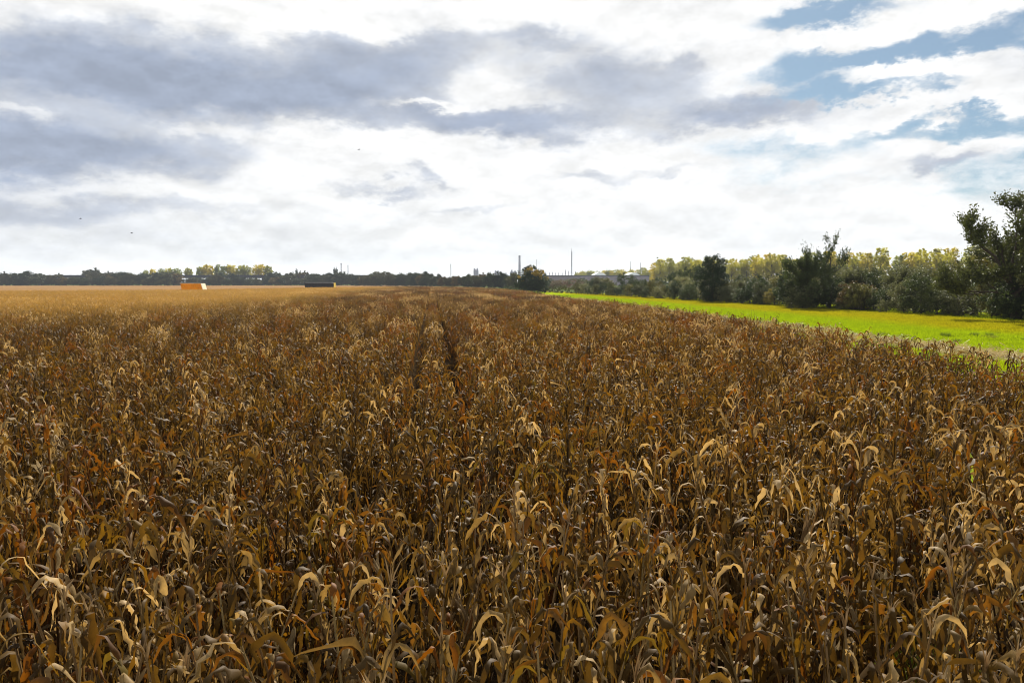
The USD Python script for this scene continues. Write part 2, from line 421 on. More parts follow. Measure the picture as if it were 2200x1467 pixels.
# ------------------------------------------------------------------ the ground
def sheet(poly, z):
    import shapely
    p = shapely.Polygon(poly)
    v, f = trimesh.creation.triangulate_polygon(p, engine='earcut')
    if trimesh.Trimesh(np.c_[v, np.zeros(len(v))], f, process=False).face_normals[0, 2] < 0:
        f = f[:, ::-1]
    return np.c_[v, np.full(len(v), z)], f


def field_right(y):
    return float(np.interp(y, [0, 17, 40, 136, 226], [14.8, 16.2, 19.0, 20.6, 23.2]))


FAR_X = [-400, -110, -65, -44, -20, 0, 16, 23.6]
FAR_Y = [150, 188, 205, 292, 335, 335, 300, 226]


def field_far(x):
    return float(np.interp(x, FAR_X, FAR_Y))


tag(obj('ground', sheet([(-6000, -300), (6000, -300), (6000, 6500), (-6000, 6500)], 0.0), M['ground']), kind='structure')
right_edge = [(field_right(y) + 0.4, y) for y in (0, 17, 40, 136, 226)]
tag(obj('field_soil', sheet([(-400, -30), (14.0, -30)] + right_edge + [(16, 300), (0, 335), (-20, 335), (-44, 292), (-65, 205), (-110, 188), (-400, 150)], 0.004), M['soil']), kind='structure')
tag(obj('stubble_field', sheet([(-900, 100), (-400, 150), (-110, 188), (-65, 205), (-44, 292), (-20, 335), (0, 335), (16, 300), (30, 420), (40, 600), (-60, 1010), (-900, 1010)], 0.004), M['stubble']), kind='structure')
tag(obj('meadow', sheet([(14.0, -30), (75, -30), (75, 120), (64, 250), (40, 420), (30, 420), (16, 300)] + right_edge[::-1], 0.004), M['meadow']), kind='structure')

g = Graph()
pv = g.add('principled_volume', 'volume', color=(0.80, 0.88, 1.0), density=0.00006, anisotropy=0.2)
haze_mat = g.done('/World/Looks/haze', volume=pv)
tag(obj('haze', box(-6100, 6100, -400, 6600, -1.0, 135.0), haze_mat), 'thin pale blue haze in the air over the fields', 'haze', kind='stuff')

# ------------------------------------------------------------------ maize
def maize_leaf(rng, base, az, L, W, segs, across=3, th0=None, th1=None, bend=None, soft=None):
    th0 = rng.uniform(58, 84) if th0 is None else th0
    th1 = rng.uniform(-88, -55) if th1 is None else th1
    c = rng.uniform(0.2, 0.6) if bend is None else bend
    w = rng.choice([0.02, 0.035, 0.06, 0.1]) if soft is None else soft
    s = np.linspace(0, 1, segs + 1)
    fine = np.linspace(0, 1, 4 * segs + 1)
    th = np.radians(th1 + (th0 - th1) / (1 + np.exp((fine - c) / w)))
    a = az + np.cumsum(rng.normal(0, 0.05, len(fine)))
    d = np.stack([np.cos(th) * np.cos(a), np.cos(th) * np.sin(a), np.sin(th)], 1) * (L / (len(fine) - 1))
    p = base + np.vstack([np.zeros(3), np.cumsum(d[:-1], 0)])
    p, d = p[::4], d[::4] / np.linalg.norm(d[::4], axis=1, keepdims=True)
    side = np.stack([-np.sin(a[::4]), np.cos(a[::4]), np.zeros(segs + 1)], 1)
    nor = np.cross(side, d)
    tw = rng.uniform(-1.0, 1.0) * s * 3.4 + rng.normal(0, 0.15) + rng.uniform(0, 0.4) * np.sin(s * rng.uniform(4, 11) + rng.uniform(0, 6))
    c1 = np.cos(tw)[:, None] * side + np.sin(tw)[:, None] * nor
    n1 = -np.sin(tw)[:, None] * side + np.cos(tw)[:, None] * nor
    wid = W * np.minimum(1, 0.45 + s * 2.6) * np.clip((1 - s) * 2.2, 0.03, 1) ** 0.8 * (1 + rng.normal(0, 0.26, segs + 1)).clip(0.25)
    p = p + c1 * rng.normal(0, 0.15, (segs + 1, 1)) * W + n1 * rng.normal(0, 0.18, (segs + 1, 1)) * W
    curl = rng.uniform(0.15, 0.85)
    lift = curl * wid[:, None] * 0.6
    if across == 3:
        v = np.stack([p - c1 * wid[:, None] * 0.5 + n1 * lift, p, p + c1 * wid[:, None] * 0.5 + n1 * lift], 1)
    else:
        v = np.stack([p - c1 * wid[:, None] * 0.5, p + c1 * wid[:, None] * 0.5], 1)
    k = across
    i, j = np.meshgrid(np.arange(segs), np.arange(k - 1), indexing='ij')
    q = np.stack([i * k + j, i * k + j + 1, (i + 1) * k + j + 1, (i + 1) * k + j], -1).reshape(-1, 4)
    return v.reshape(-1, 3), np.vstack([q[:, [0, 1, 2]], q[:, [0, 2, 3]]])


def maize_plant(rng, lod):
    """parts of one dried plant: [(part, mesh)]; lod 0 near, 1 middle, 2 far"""
    H = rng.uniform(1.55, 2.14)
    lean = np.array([rng.normal(0, 0.08), rng.normal(0, 0.08)])
    zs = np.linspace(0, H, 5 if lod == 0 else 3)
    pts = np.stack([lean[0] * zs ** 1.5, lean[1] * zs ** 1.5, zs], 1)
    parts = []
    if lod < 2:
        parts.append(('stalk', tube(pts, np.linspace(0.014, 0.006, len(zs)), 5 if lod == 0 else 3)))
    plane = rng.uniform(0, math.tau)
    n = {0: rng.integers(14, 18), 1: 12, 2: 8}[lod]
    low = {0: 0.35, 1: 0.6, 2: 1.0}[lod]
    for k in range(n):
        z = low + (H - 0.03 - low) * (k / (n - 1)) ** 0.9
        t = z / H
        b = np.array([np.interp(z, zs, pts[:, 0]), np.interp(z, zs, pts[:, 1]), z])
        az = plane + math.pi * (k % 2) + rng.normal(0, 0.5)
        top = k >= n - 3
        L = rng.uniform(0.40, 0.70) * (0.8 if top else 1.0)
        W = rng.uniform(0.025, 0.053) * (0.9 if top else 1.0)
        kw = {}
        roll = rng.uniform()
        if top and roll < 0.6:
            kw = dict(th0=rng.uniform(55, 86), bend=rng.uniform(0.22, 0.6), soft=rng.choice([0.035, 0.06, 0.1]))
        elif not top and roll < 0.5:
            kw = dict(th0=rng.uniform(20, 60), bend=rng.uniform(0.08, 0.25), soft=0.05, th1=-87)
        elif roll > 0.93:
            kw = dict(th0=rng.uniform(40, 75), th1=rng.uniform(-20, 20), bend=0.5)
        segs, across = {0: (12, 3), 1: (6, 2), 2: (4, 2)}[lod]
        if lod == 2:
            W *= 1.25
        parts.append(('leaf', maize_leaf(rng, b, az, L, W, segs, across, **kw)))
    if lod < 2 and rng.uniform() < 0.6:
        z = rng.uniform(0.95, 1.25)
        s = lathe([(0.004, 0), (0.018, 0.02), (0.025, 0.07), (0.023, 0.13), (0.013, 0.2), (0.004, 0.25)], 7 if lod == 0 else 4)
        if lod == 0:
            s = join([s] + [maize_leaf(rng, np.array([0, 0, 0.02]), q, rng.uniform(0.2, 0.34), 0.035, 5, 2, th0=80, th1=rng.uniform(10, 70), bend=0.6, soft=0.1) for q in (0.3, 2.2, 4.4)])
        v = s[0].copy()
        tilt, a = rng.uniform(0.25, 0.9) if rng.uniform() < 0.4 else rng.uniform(2.2, 2.9), rng.uniform(0, math.tau)
        R = trimesh.transformations.euler_matrix(0, tilt, a)[:3, :3]
        parts.append(('husk', (v @ R.T + [np.interp(z, zs, pts[:, 0]) + 0.02 * math.cos(a), np.interp(z, zs, pts[:, 1]) + 0.02 * math.sin(a), z], s[1])))
    if lod < 2 and rng.uniform() < 0.55:
        strips = []
        tip = pts[-1]
        for k in range(5 if lod == 0 else 3):
            strips.append(maize_leaf(rng, tip, rng.uniform(0, math.tau), rng.uniform(0.12, 0.24), 0.012, 3, 2, th0=rng.uniform(70, 89), th1=rng.uniform(0, 70), bend=0.6, soft=0.2))
        parts.append(('tassel', join(strips)))
    return parts


PART_MAT = {'stalk': 'maize_stalk', 'leaf': 'maize_leaf', 'husk': 'maize_husk', 'tassel': 'maize_tassel'}
ROWS = [-1.17 - 0.75 * k for k in range(300)] + [0.04] + [1.25 + 0.75 * k for k in range(31)]
ROWS = sorted(ROWS)
BARE = [(on_ground(2035, 1275, 1.1)[0], on_ground(2035, 1275, 1.1)[1], 0.42)]


def in_view(x, y, margin=1.2):
    p = np.array([x, y, 2.0]) - EYE
    f, r = p @ FWD, p @ RIGHT
    return f > 0 and abs(r) < f * math.tan(math.radians(35)) + margin


rng = np.random.default_rng(11)
near = []
for rx in ROWS:
    if rx < -28 or rx > 22:
        continue
    y = 1.9 + rng.uniform(0, 0.15)
    while y < 30:
        q = min(1, max(0, (20 - y) / 6))
        x = rx - np.sign(rx - 0.04) * 0.46 * q + rng.normal(0, 0.05 + 0.09 * q)
        edge = field_right(y)
        sparse = edge - 2.4 < x
        keep = x < edge and (not sparse or rng.uniform() < 0.55) and rng.uniform() < 0.96
        keep = keep and all((x - bx) ** 2 + (y - by) ** 2 > br * br for bx, by, br in BARE)
        if keep and in_view(x, y):
            near.append((math.hypot(x, y), x, y))
        y += rng.uniform(0.09, 0.165)
near.sort()
first = []
NV = 18
for k in range(NV):
    first.append(maize_plant(rng, 0))
singles, rest = near[:300], near[300:]
roots = [None] * NV
order = rng.permutation(300) % NV
for n, (d, x, y) in enumerate(singles):
    k = int(order[n])
    lab, grp = 'dried brown maize plant with drooping papery leaves in the nearest rows of the field', 'maize plants in the nearest rows'
    loc, rot, s = (x, y, 0), rng.uniform(0, 360), rng.uniform(0.92, 1.08)
    if roots[k] is None:
        roots[k] = thing('maize_plant', lab, 'maize plant', loc, rot, grp, (s, s, s))
        for part, mesh in first[k]:
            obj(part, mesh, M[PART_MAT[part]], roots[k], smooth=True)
    else:
        dup(roots[k], 'maize_plant', lab, 'maize plant', loc, rot, grp, (s, s, s))

# one mesh per material would part the plant: the mid-field plants carry leaves and stalk in the leaf's material, husks apart
mf = UsdGeom.Xform.Define(stage, '/World/maize_field').GetPrim()
tag(mf, 'wide field of dead brown maize stretching to the horizon behind the nearest rows', 'maize field', kind='stuff')
NP = 24
protos = [(join([m for p, m in maize_plant(rng, 0) if p != 'husk'] if k >= NV else [m for p, m in first[k] if p != 'husk']), None) for k in range(NP)]
husks = [join([m for p, m in first[k] if p == 'husk']) for k in range(NV) if any(p == 'husk' for p, m in first[k])]
pos = np.array([(x, y, 0) for d, x, y in rest]); n = len(pos)
sc = rng.uniform(0.9, 1.09, (n, 1)) * np.ones((1, 3))
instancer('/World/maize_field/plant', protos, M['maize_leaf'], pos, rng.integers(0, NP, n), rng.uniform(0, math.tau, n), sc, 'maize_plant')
sel = rng.uniform(size=n) < 0.5
instancer('/World/maize_field/cob', [(h, None) for h in husks], M['maize_husk'], pos[sel], rng.integers(0, len(husks), sel.sum()), rng.uniform(0, math.tau, sel.sum()), sc[sel] * [1, 1, 1.1], 'husk')


def row_piece(rng, length, lod, spacing):
    ms, y = [], -length / 2
    while y < length / 2:
        x = rng.normal(0, 0.06)
        ms += [(v + [x, y, 0], f) for p, (v, f) in maize_plant(rng, lod)]
        y += spacing * rng.uniform(0.75, 1.25)
    return join(ms)


mid = [(row_piece(rng, 2.0, 1, 0.135), None) for k in range(7)]
P, Q = [], []
y = 31.0
while y < 90:
    for rx in ROWS:
        x = rx
        if not in_view(x, y, 2.5) or x > field_right(y):
            continue
        edge = field_right(y) - 1.7 < x
        if edge and rng.uniform() < 0.35:
            continue
        P.append((x, y + rng.uniform(-0.2, 0.2), 0))
    y += 2.0
n = len(P)
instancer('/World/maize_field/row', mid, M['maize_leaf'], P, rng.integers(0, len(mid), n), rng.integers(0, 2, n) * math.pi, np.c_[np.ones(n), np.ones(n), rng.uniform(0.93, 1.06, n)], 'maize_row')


def patch(rng, rows, length):
    ms = []
    for r in range(rows):
        v, f = row_piece(rng, length, 2, 0.16)
        ms.append((v + [(r - (rows - 1) / 2) * 0.75, 0, 0], f))
    return join(ms)


far = [(patch(rng, 4, 6.0), None) for k in range(5)] + [(patch(rng, 1, 6.0), None)]
P, IDX = [], []
y = 94.0
while y < 345:
    for x in [1.25 + 1.125 + 3.0 * k for k in range(8)] + [0.04] + [-1.17 - 1.125 - 3.0 * k for k in range(112)]:
        if x + 0.9 > field_right(y) + 0.6 or y > field_far(x) or not in_view(x, y, 6):
            continue
        P.append((x, y, 0)); IDX.append(5 if x == 0.04 else rng.integers(0, 5))
    y += 6.0
n = len(P)
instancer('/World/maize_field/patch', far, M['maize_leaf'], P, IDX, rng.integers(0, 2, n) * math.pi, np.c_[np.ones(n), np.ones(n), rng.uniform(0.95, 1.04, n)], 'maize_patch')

# one plant that is still green, and weeds in the gap
gp = on_ground(2092, 985, 2.0)
t = thing('maize_plant', 'maize plant with bright yellow green leaves among the brown ones at far right', 'maize plant', (gp[0], gp[1], 0))
gr = np.random.default_rng(5)
for part, mesh in maize_plant(gr, 0):
    obj(part, mesh, M[PART_MAT[part]], t, smooth=True)
q = obj('leaf', maize_leaf(gr, np.array([0, 0, 1.75]), 1.2, 0.45, 0.03, 9, 3, th0=85, th1=-30, bend=0.8, soft=0.15), M['green_blade'], t, smooth=True)
tag(q, 'yellow green leaf')
q = obj('leaf', maize_leaf(gr, np.array([0, 0, 1.7]), 3.9, 0.4, 0.028, 9, 3, th0=75, th1=-60, bend=0.6, soft=0.1), M['green_blade'], t, smooth=True)
tag(q, 'yellow green leaf')


def blades(rng, n, size, hmin, hmax, w, flat=0.35):
    base = np.c_[rng.uniform(-size / 2, size / 2, (n, 2)), np.zeros(n)]
    a, h = rng.uniform(0, math.tau, n), rng.uniform(hmin, hmax, n)
    d = np.c_[np.cos(a), np.sin(a), np.zeros(n)]
    s = np.c_[-np.sin(a), np.cos(a), np.zeros(n)] * (w * rng.uniform(0.6, 1.3, n))[:, None]
    lean = rng.uniform(0.1, 1.0, n) * flat
    midp = base + d * (lean * h * 0.4)[:, None] + np.c_[np.zeros((n, 2)), h * 0.6]
    tip = base + d * (lean * h * 1.3)[:, None] + np.c_[np.zeros((n, 2)), h]
    v = np.stack([base - s, base + s, midp - s * 0.8, midp + s * 0.8, tip], 1).reshape(-1, 3)
    o = np.arange(n)[:, None] * 5
    f = np.vstack([o + [0, 1, 3], o + [0, 3, 2], o + [2, 3, 4]])
    return v, f


bx, by, br = BARE[0]
tag(obj('weeds', (lambda m: (m[0] + [bx, by, 0.01], m[1]))(blades(gr, 500, 1.0, 0.15, 0.6, 0.007)), M['green_blade'], smooth=True), 'dark green weeds in the gap between maize stalks at lower right', 'weeds', kind='stuff')

# ------------------------------------------------------------------ grass of the meadow
rng = np.random.default_rng(21)
gs = UsdGeom.Xform.Define(stage, '/World/meadow_grass').GetPrim()
tag(gs, 'bright green grass strip between the maize and the hedge', 'grass', kind='stuff')
gprot = [(blades(rng, 700, 2.2, 0.06, 0.20, 0.016), None) for k in range(4)]
P, S = [], []
for yy in np.arange(16, 240, 2.0):
    for xx in np.arange(14, 66, 2.0):
        if xx > field_right(yy) - 0.3 and in_view(xx, yy, 2.5):
            P.append((xx + rng.uniform(-0.3, 0.3), yy + rng.uniform(-0.3, 0.3), 0.004)); S.append(rng.uniform(0.6, 1.5))
n = len(P)
instancer('/World/meadow_grass/turf', gprot, M['grass'], P, rng.integers(0, 4, n), rng.uniform(0, math.tau, n), np.c_[np.ones(n), np.ones(n), S], 'turf')
tprot = [(blades(rng, 260, 0.8, 0.15, 0.5, 0.012, 0.7), None) for k in range(3)]
P, S = [], []
for k in range(900):
    yy = 16 + 38 * rng.uniform() ** 1.2; xx = rng.uniform(14, 62)
    if field_right(yy) < xx < 61 - yy * 0.04 and in_view(xx, yy, 1) and (rng.uniform() < 0.35 or abs(xx - 26 - 0.012 * yy) < 3 or xx < field_right(yy) + 4):
        P.append((xx, yy, 0.004)); S.append(rng.uniform(0.25, 0.85))
n = len(P)
instancer('/World/meadow_grass/tuft', tprot, M['tuft'], P, rng.integers(0, 3, n), rng.uniform(0, math.tau, n), np.c_[S, S, S], 'tuft')
st = UsdGeom.Xform.Define(stage, '/World/cut_straw').GetPrim()
tag(st, 'rows of pale cut straw lying along the middle of the grass strip', 'straw', kind='stuff')


def lying(rng, n, size, h):
    v, f = blades(rng, n, size, 0.15, 0.5, 0.014, 0.2)
    v = v.reshape(n, 5, 3)
    c = v.mean(1, keepdims=True)
    out = np.empty_like(v)
    for i in range(n):
        R = trimesh.transformations.euler_matrix(rng.uniform(0.9, 2.2), rng.uniform(-0.4, 0.4), rng.uniform(0, 6.3))[:3, :3]
        cc = c[i, 0].copy(); cc[2] = abs(rng.normal(0, h))
        out[i] = (v[i] - c[i]) @ R.T + cc
    out[..., 2] = np.maximum(out[..., 2], 0.01)
    return out.reshape(-1, 3), f


sprot = [(lying(rng, 420, 1.7, 0.14), None) for k in range(4)]
P, S = [], []
for yy in np.arange(18, 200, 2.2):
    for c0, wdt in ((29.4, 0.8), (31.4, 0.7)):
        xx = c0 + yy * 0.008 + 0.8 * math.sin(yy * 0.13 + c0) + rng.normal(0, wdt * 0.4)
        if in_view(xx, yy, 2):
            P.append((xx, yy + rng.uniform(-0.4, 0.4), 0.01)); S.append(rng.uniform(0.6, 1.6))
n = len(P)
instancer('/World/cut_straw/swath', sprot, M['straw'], P, rng.integers(0, 4, n), rng.uniform(0, math.tau, n), np.c_[np.ones(n), np.ones(n), S], 'swath')

# ------------------------------------------------------------------ trees
def leaves_at(rng, c, out, size, spread=0.7):
    """a kite-shaped bent leaf (or tuft of leaves) at each point c, facing roughly along out"""
    n = len(c)
    nrm = out + rng.normal(0, spread, (n, 3)); nrm /= np.linalg.norm(nrm, axis=1, keepdims=True) + 1e-9
    t = np.cross(nrm, rng.normal(size=(n, 3))); t /= np.linalg.norm(t, axis=1, keepdims=True) + 1e-9
    b = np.cross(nrm, t)
    L = (size * rng.uniform(0.6, 1.4, n))[:, None]
    W = L * rng.uniform(0.35, 0.65, n)[:, None]
    v = np.stack([c - t * L * 0.5, c + b * W * 0.5 + nrm * W * 0.25, c + t * L * 0.5, c - b * W * 0.5 + nrm * W * 0.25], 1).reshape(-1, 3)
    o = np.arange(n)[:, None] * 4
    return v, np.vstack([o + [0, 1, 2], o + [0, 2, 3]])


def lobed(rng, lobes, n, size, gap=0.44, nscale=1.0, thin=0.3, clumps=None):
    """leaves through the volume of several lobes (x, y, z, rx, ry, rz), gathered in clumps"""
    lobes = np.array(lobes, float)
    area = lobes[:, 3] * lobes[:, 5]
    nc = clumps or max(20, n // 45)
    k = rng.choice(len(lobes), nc, p=area / area.sum())
    d = rng.normal(size=(nc, 3)); d /= np.linalg.norm(d, axis=1, keepdims=True)
    r = 1 - np.abs(rng.normal(0, thin, nc)).clip(0, 0.95)
    cc = lobes[k, :3] + d * r[:, None] * lobes[k, 3:]
    cr = np.sqrt(lobes[k, 3] * lobes[k, 5]) * rng.uniform(0.16, 0.36, nc)
    j = rng.integers(0, nc, n)
    e = rng.normal(size=(n, 3)); e /= np.linalg.norm(e, axis=1, keepdims=True)
    c = cc[j] + e * (cr[j] * rng.uniform(0.3, 1.05, n) ** 0.6)[:, None]
    keep = c[:, 2] > 0.08
    return leaves_at(rng, c[keep], (e * 0.6 + d[j] * 0.5)[keep], size)


def branches(rng, start, dirn, length, radius, levels, spread, up=0.25, kids=(3, 5), shrink=0.62):
    """a branching skeleton: (tubes, twig points, twig directions)"""
    tubes, tips, dirs = [], [], []

    def grow(p, d, L, r, lev):
        k = 5
        pts = [p]
        for i in range(k):
            d = d + rng.normal(0, 0.13, 3) + np.array([0, 0, up * 0.12])
            d = d / np.linalg.norm(d)
            pts.append(pts[-1] + d * L / k)
        pts = np.array(pts)
        tubes.append(tube(pts, np.linspace(r, r * 0.5, k + 1), 6 if lev == levels else 4 if lev > 0 else 3))
        if lev <= 1:
            for i in range(1, k + 1):
                tips.append(pts[i]); dirs.append(d)
        if lev == 0:
            return
        for c in range(rng.integers(*kids)):
            i = rng.integers(2, k + 1) if c else k
            s = rng.normal(0, 1, 3); s -= d * (s @ d); s /= np.linalg.norm(s)
            nd = d * math.cos(spread) + s * math.sin(spread) * rng.uniform(0.6, 1.3)
            nd[2] += up * 0.3
            grow(pts[i], nd / np.linalg.norm(nd), L * shrink * rng.uniform(0.8, 1.2), r * 0.52 * (0.8 + 0.3 * rng.uniform()), lev - 1)

    grow(np.array(start, float), np.array(dirn, float) / np.linalg.norm(dirn), length, radius, levels)
    return tubes, np.array(tips), np.array(dirs)


def twiggy(rng, tips, dirs, per, size, reach):
    """narrow leaves round the twigs, drawn out along them"""
    n = len(tips) * per
    k = np.repeat(np.arange(len(tips)), per)
    c = tips[k] + rng.normal(0, reach, (n, 3)) + dirs[k] * rng.uniform(-0.1, 1.2, n)[:, None] * reach * 2
    t = dirs[k] + rng.normal(0, 0.45, (n, 3)); t /= np.linalg.norm(t, axis=1, keepdims=True)
    b = np.cross(t, rng.normal(size=(n, 3))); b /= np.linalg.norm(b, axis=1, keepdims=True) + 1e-9
    L = (size * rng.uniform(0.6, 1.5, n))[:, None]; W = L * 0.22
    v = np.stack([c - t * L * 0.5, c + b * W, c + t * L * 0.5, c - b * W], 1).reshape(-1, 3)
    o = np.arange(n)[:, None] * 4
    return v, np.vstack([o + [0, 1, 2], o + [0, 2, 3]])


def lobes_round(rng, R, z0, H, n=7, flat=1.0):
    """a rounded crown of width 2R from z0 to H"""
    L = [(0, 0, (z0 + H) / 2, R * 0.72, R * 0.72, (H - z0) * 0.5)]
    for k in range(n):
        a = k * 2.4 + rng.uniform(-0.4, 0.4); t = rng.uniform(0.18, 0.85)
        rr = R * 0.62 * math.sqrt(max(0.05, 1 - (2 * t - 0.9) ** 2))
        s = R * rng.uniform(0.32, 0.5)
        L.append((rr * math.cos(a), rr * math.sin(a), z0 + (H - z0) * t, s, s, s * rng.uniform(0.8, 1.2) * flat))
    return L


def trunk_mesh(rng, h, r, limbs=4, reach=1.5):
    ms = [tube([(0, 0, -0.1), (rng.normal(0, .05), rng.normal(0, .05), h * 0.4), (rng.normal(0, .15), rng.normal(0, .15), h)], [r * 1.25, r * 0.9, r * 0.45], 7)]
    for k in range(limbs):
        a, z = rng.uniform(0, math.tau), h * rng.uniform(0.45, 0.9)
        q = np.array([math.cos(a), math.sin(a), rng.uniform(0.5, 1.1)]) * reach
        ms.append(tube([(0, 0, z), q * 0.5 + (0, 0, z), q + (0, 0, z + 0.2 * reach)], [r * 0.45, r * 0.3, r * 0.12], 5))
    return join(ms)


KIND = {}


def build_kind(kind, root):
    rng = np.random.default_rng(sum(map(ord, kind)) * 7 + len(kind))
    b, i = kind.rsplit('_', 1); i = int(i)
    if b == 'shrub':                                         # about 4.5 m high, leaves to the ground
        mat = ['leaf_dark', 'leaf_willow', 'leaf_olive', 'leaf_dark', 'leaf_rust', 'leaf_willow'][i]
        obj('trunk', trunk_mesh(rng, 2.4, 0.09, 6, 1.3), M['bark'], root, smooth=True)
        obj('crown', lobed(rng, lobes_round(rng, 2.7, 0.05, 4.5, 10), 7000, 0.2), M[mat], root)
    elif b == 'tree':                                        # about 9 m
        mat = ['leaf_olive', 'leaf_willow', 'leaf_dark', 'leaf_willow'][i]
        obj('trunk', trunk_mesh(rng, 5.5, 0.2, 6, 2.4), M['bark'], root, smooth=True)
        obj('crown', lobed(rng, lobes_round(rng, 3.3, 0.9, 9.0, 14), 9500, 0.23), M[mat], root)
    elif b == 'willow':                                      # 9 m, twigs drawn upward
        mat = ['leaf_willow', 'leaf_olive'][i]
        allt, tp, dr = [], [], []
        for k in range(5):
            a = k * 1.3 + rng.uniform(-.3, .3)
            t, p, d = branches(rng, (0.2 * math.cos(a), 0.2 * math.sin(a), 0), (0.42 * math.cos(a), 0.42 * math.sin(a), 1), 4.0, 0.15, 3, 0.55, 0.35)
            allt += t; tp.append(p); dr.append(d)
        tp, dr = np.vstack(tp), np.vstack(dr)
        obj('trunk', join(allt), M['bark'], root, smooth=True)
        obj('crown', join([twiggy(rng, tp, dr, 11, 0.32, 0.26), lobed(rng, lobes_round(rng, 2.9, 0.1, 5.0, 9), 3600, 0.24)]), M[mat], root)
    elif b == 'dense':                                       # 9.4 m, the dark upright one
        L = [(0, 0, 4.0, 2.5, 2.5, 4.0), (-0.9, 0, 7.0, 1.6, 1.6, 2.0), (1.2, 0.2, 7.2, 1.35, 1.4, 2.0), (1.7, 0, 5.0, 1.5, 1.5, 2.0), (-1.7, 0.2, 4.6, 1.4, 1.5, 2.1), (0, -0.6, 2.2, 2.6, 2.4, 2.3), (0.2, 0, 8.0, 1.5, 1.4, 1.3)]
        obj('trunk', trunk_mesh(rng, 6.0, 0.24, 6, 1.6), M['bark'], root, smooth=True)
        obj('crown', lobed(rng, L, 13000, 0.26, thin=0.22), M['leaf_deep'], root)
    elif b == 'maple':                                       # 10.8 m high, 12.7 m wide, orange on top
        L = lobes_round(rng, 5.6, 0.3, 9.4, 16, 0.9) + [(4.1 * math.cos(a), 4.1 * math.sin(a), z, 2.2, 2.2, 2.0) for z in (1.6, 4.2) for a in np.arange(8) * 0.785 + z] + [(0, 0, 5, 5.0, 5.0, 4.2)] * 3
        obj('trunk', trunk_mesh(rng, 6.0, 0.32, 7, 3.0), M['bark'], root, smooth=True)
        obj('crown', lobed(rng, L, 11000, 0.5, thin=0.25), M['leaf_dark'], root)
        up = [(-3.4, -2.6, 6.0, 1.6, 2.0, 1.5), (0.3, -0.8, 8.6, 2.6, 2.4, 1.4), (2.2, -1.5, 7.6, 2.2, 2.0, 1.3), (-2.0, -1.2, 7.6, 2.0, 2.0, 1.3), (3.8, -1.2, 6.0, 1.5, 2.0, 1.6), (0.5, -3.4, 6.4, 2.4, 1.4, 1.4)]
        tag(obj('crown', lobed(rng, up, 2600, 0.5, thin=0.25, clumps=60), M['leaf_orange'], root), 'orange autumn leaves over the upper crown')
        tag(obj('crown', lobed(rng, [(0.2, 0, 10.0, 1.7, 1.7, 0.9), (-1.6, 0, 9.4, 1.0, 1.0, 0.7)], 500, 0.5), M['leaf_dark'], root), 'dark tuft at the very top')
    elif b == 'poplar':                                      # 25 m, yellow tops
        mat = ['leaf_yellow', 'leaf_yellow', 'leaf_lime', 'leaf_lime'][i]
        L = [(0, 0, 14, 3.6, 3.6, 10.5)]
        for k in range(14):
            a, z = k * 2.4, 6 + 17 * k / 13
            rr = 2.9 * math.sqrt(max(0.1, 1 - ((z - 13.5) / 12) ** 2))
            s = rng.uniform(1.3, 2.1)
            L.append((rr * math.cos(a), rr * math.sin(a), z, s, s, s * 1.3))
        obj('trunk', trunk_mesh(rng, 19.0, 0.4, 10, 3.0), M['bark'], root, smooth=True)
        obj('crown', lobed(rng, L, 3600, 0.85, thin=0.3, clumps=110), M[mat], root)
    elif b == 'clump':                                       # 11 m far-off round tree
        mat = ['leaf_far', 'leaf_far', 'leaf_far_olive', 'leaf_far', 'leaf_far_olive'][i]
        obj('trunk', trunk_mesh(rng, 5.0, 0.25, 4, 2.5), M['bark'], root, smooth=True)
        obj('crown', lobed(rng, lobes_round(rng, 6.0, 0.3, 11.0, 11, 0.9), 3000, 1.25, thin=0.25, clumps=110), M[mat], root)
    elif b == 'golden':                                      # 28 m broad far poplar
        obj('trunk', trunk_mesh(rng, 16.0, 0.6, 6, 5.0), M['bark'], root, smooth=True)
        obj('crown', lobed(rng, lobes_round(rng, 10.0, 8.0, 28.0, 14, 1.1), 2900, 1.8, thin=0.3, clumps=140), M[['leaf_yellow', 'leaf_lime'][i]], root)
    elif b == 'column':                                      # 20 m columnar poplar
        obj('trunk', trunk_mesh(rng, 14.0, 0.35, 4, 1.0), M['bark'], root, smooth=True)
        obj('crown', lobed(rng, [(0, 0, 10, 2.0, 2.0, 9.5), (0, 0, 6, 2.4, 2.4, 5.5), (0.2, 0, 15, 1.5, 1.5, 4.5)], 1800, 1.0, thin=0.4, clumps=90), M['leaf_far'], root)
    elif b == 'oldwillow':                                   # 13 m, big limbs showing against the sky
        ms, tp, dr = [], [], []
        ms.append(tube([(0, 0, -0.1), (-0.15, 0, 1.6), (-0.35, 0.1, 3.4)], [0.62, 0.5, 0.45], 9))
        for dirn, L0, r in (((-0.8, -0.1, 1.0), 5.4, 0.26), ((-0.15, 0.2, 1.0), 5.6, 0.27), ((0.7, -0.2, 0.9), 5.0, 0.25), ((-1.0, 0.2, 0.18), 4.6, 0.16), ((0.3, 0.8, 0.7), 4.2, 0.18), ((0.2, -0.8, 0.7), 4.0, 0.17)):
            t, p, d = branches(rng, (-0.35, 0.1, 2.6 + 0.7 * rng.uniform()), dirn, L0, r, 3, 0.6, 0.3, (3, 5), 0.58)
            ms += t; tp.append(p); dr.append(d)
        tp, dr = np.vstack(tp), np.vstack(dr)
        obj('trunk', join(ms), M['bark'], root, smooth=True)
        obj('crown', twiggy(rng, tp, dr, 17, 0.3, 0.26), M['leaf_dark'], root)
        tag(obj('crown', lobed(rng, lobes_round(rng, 3.4, 0.1, 5.2, 10), 3800, 0.28), M['leaf_dark'], root), 'dense dark growth round the lower trunk')
    elif b == 'halfbare':                                    # 12 m, bare twigs over a leafy lower crown
        ms, tp, dr = [], [], []
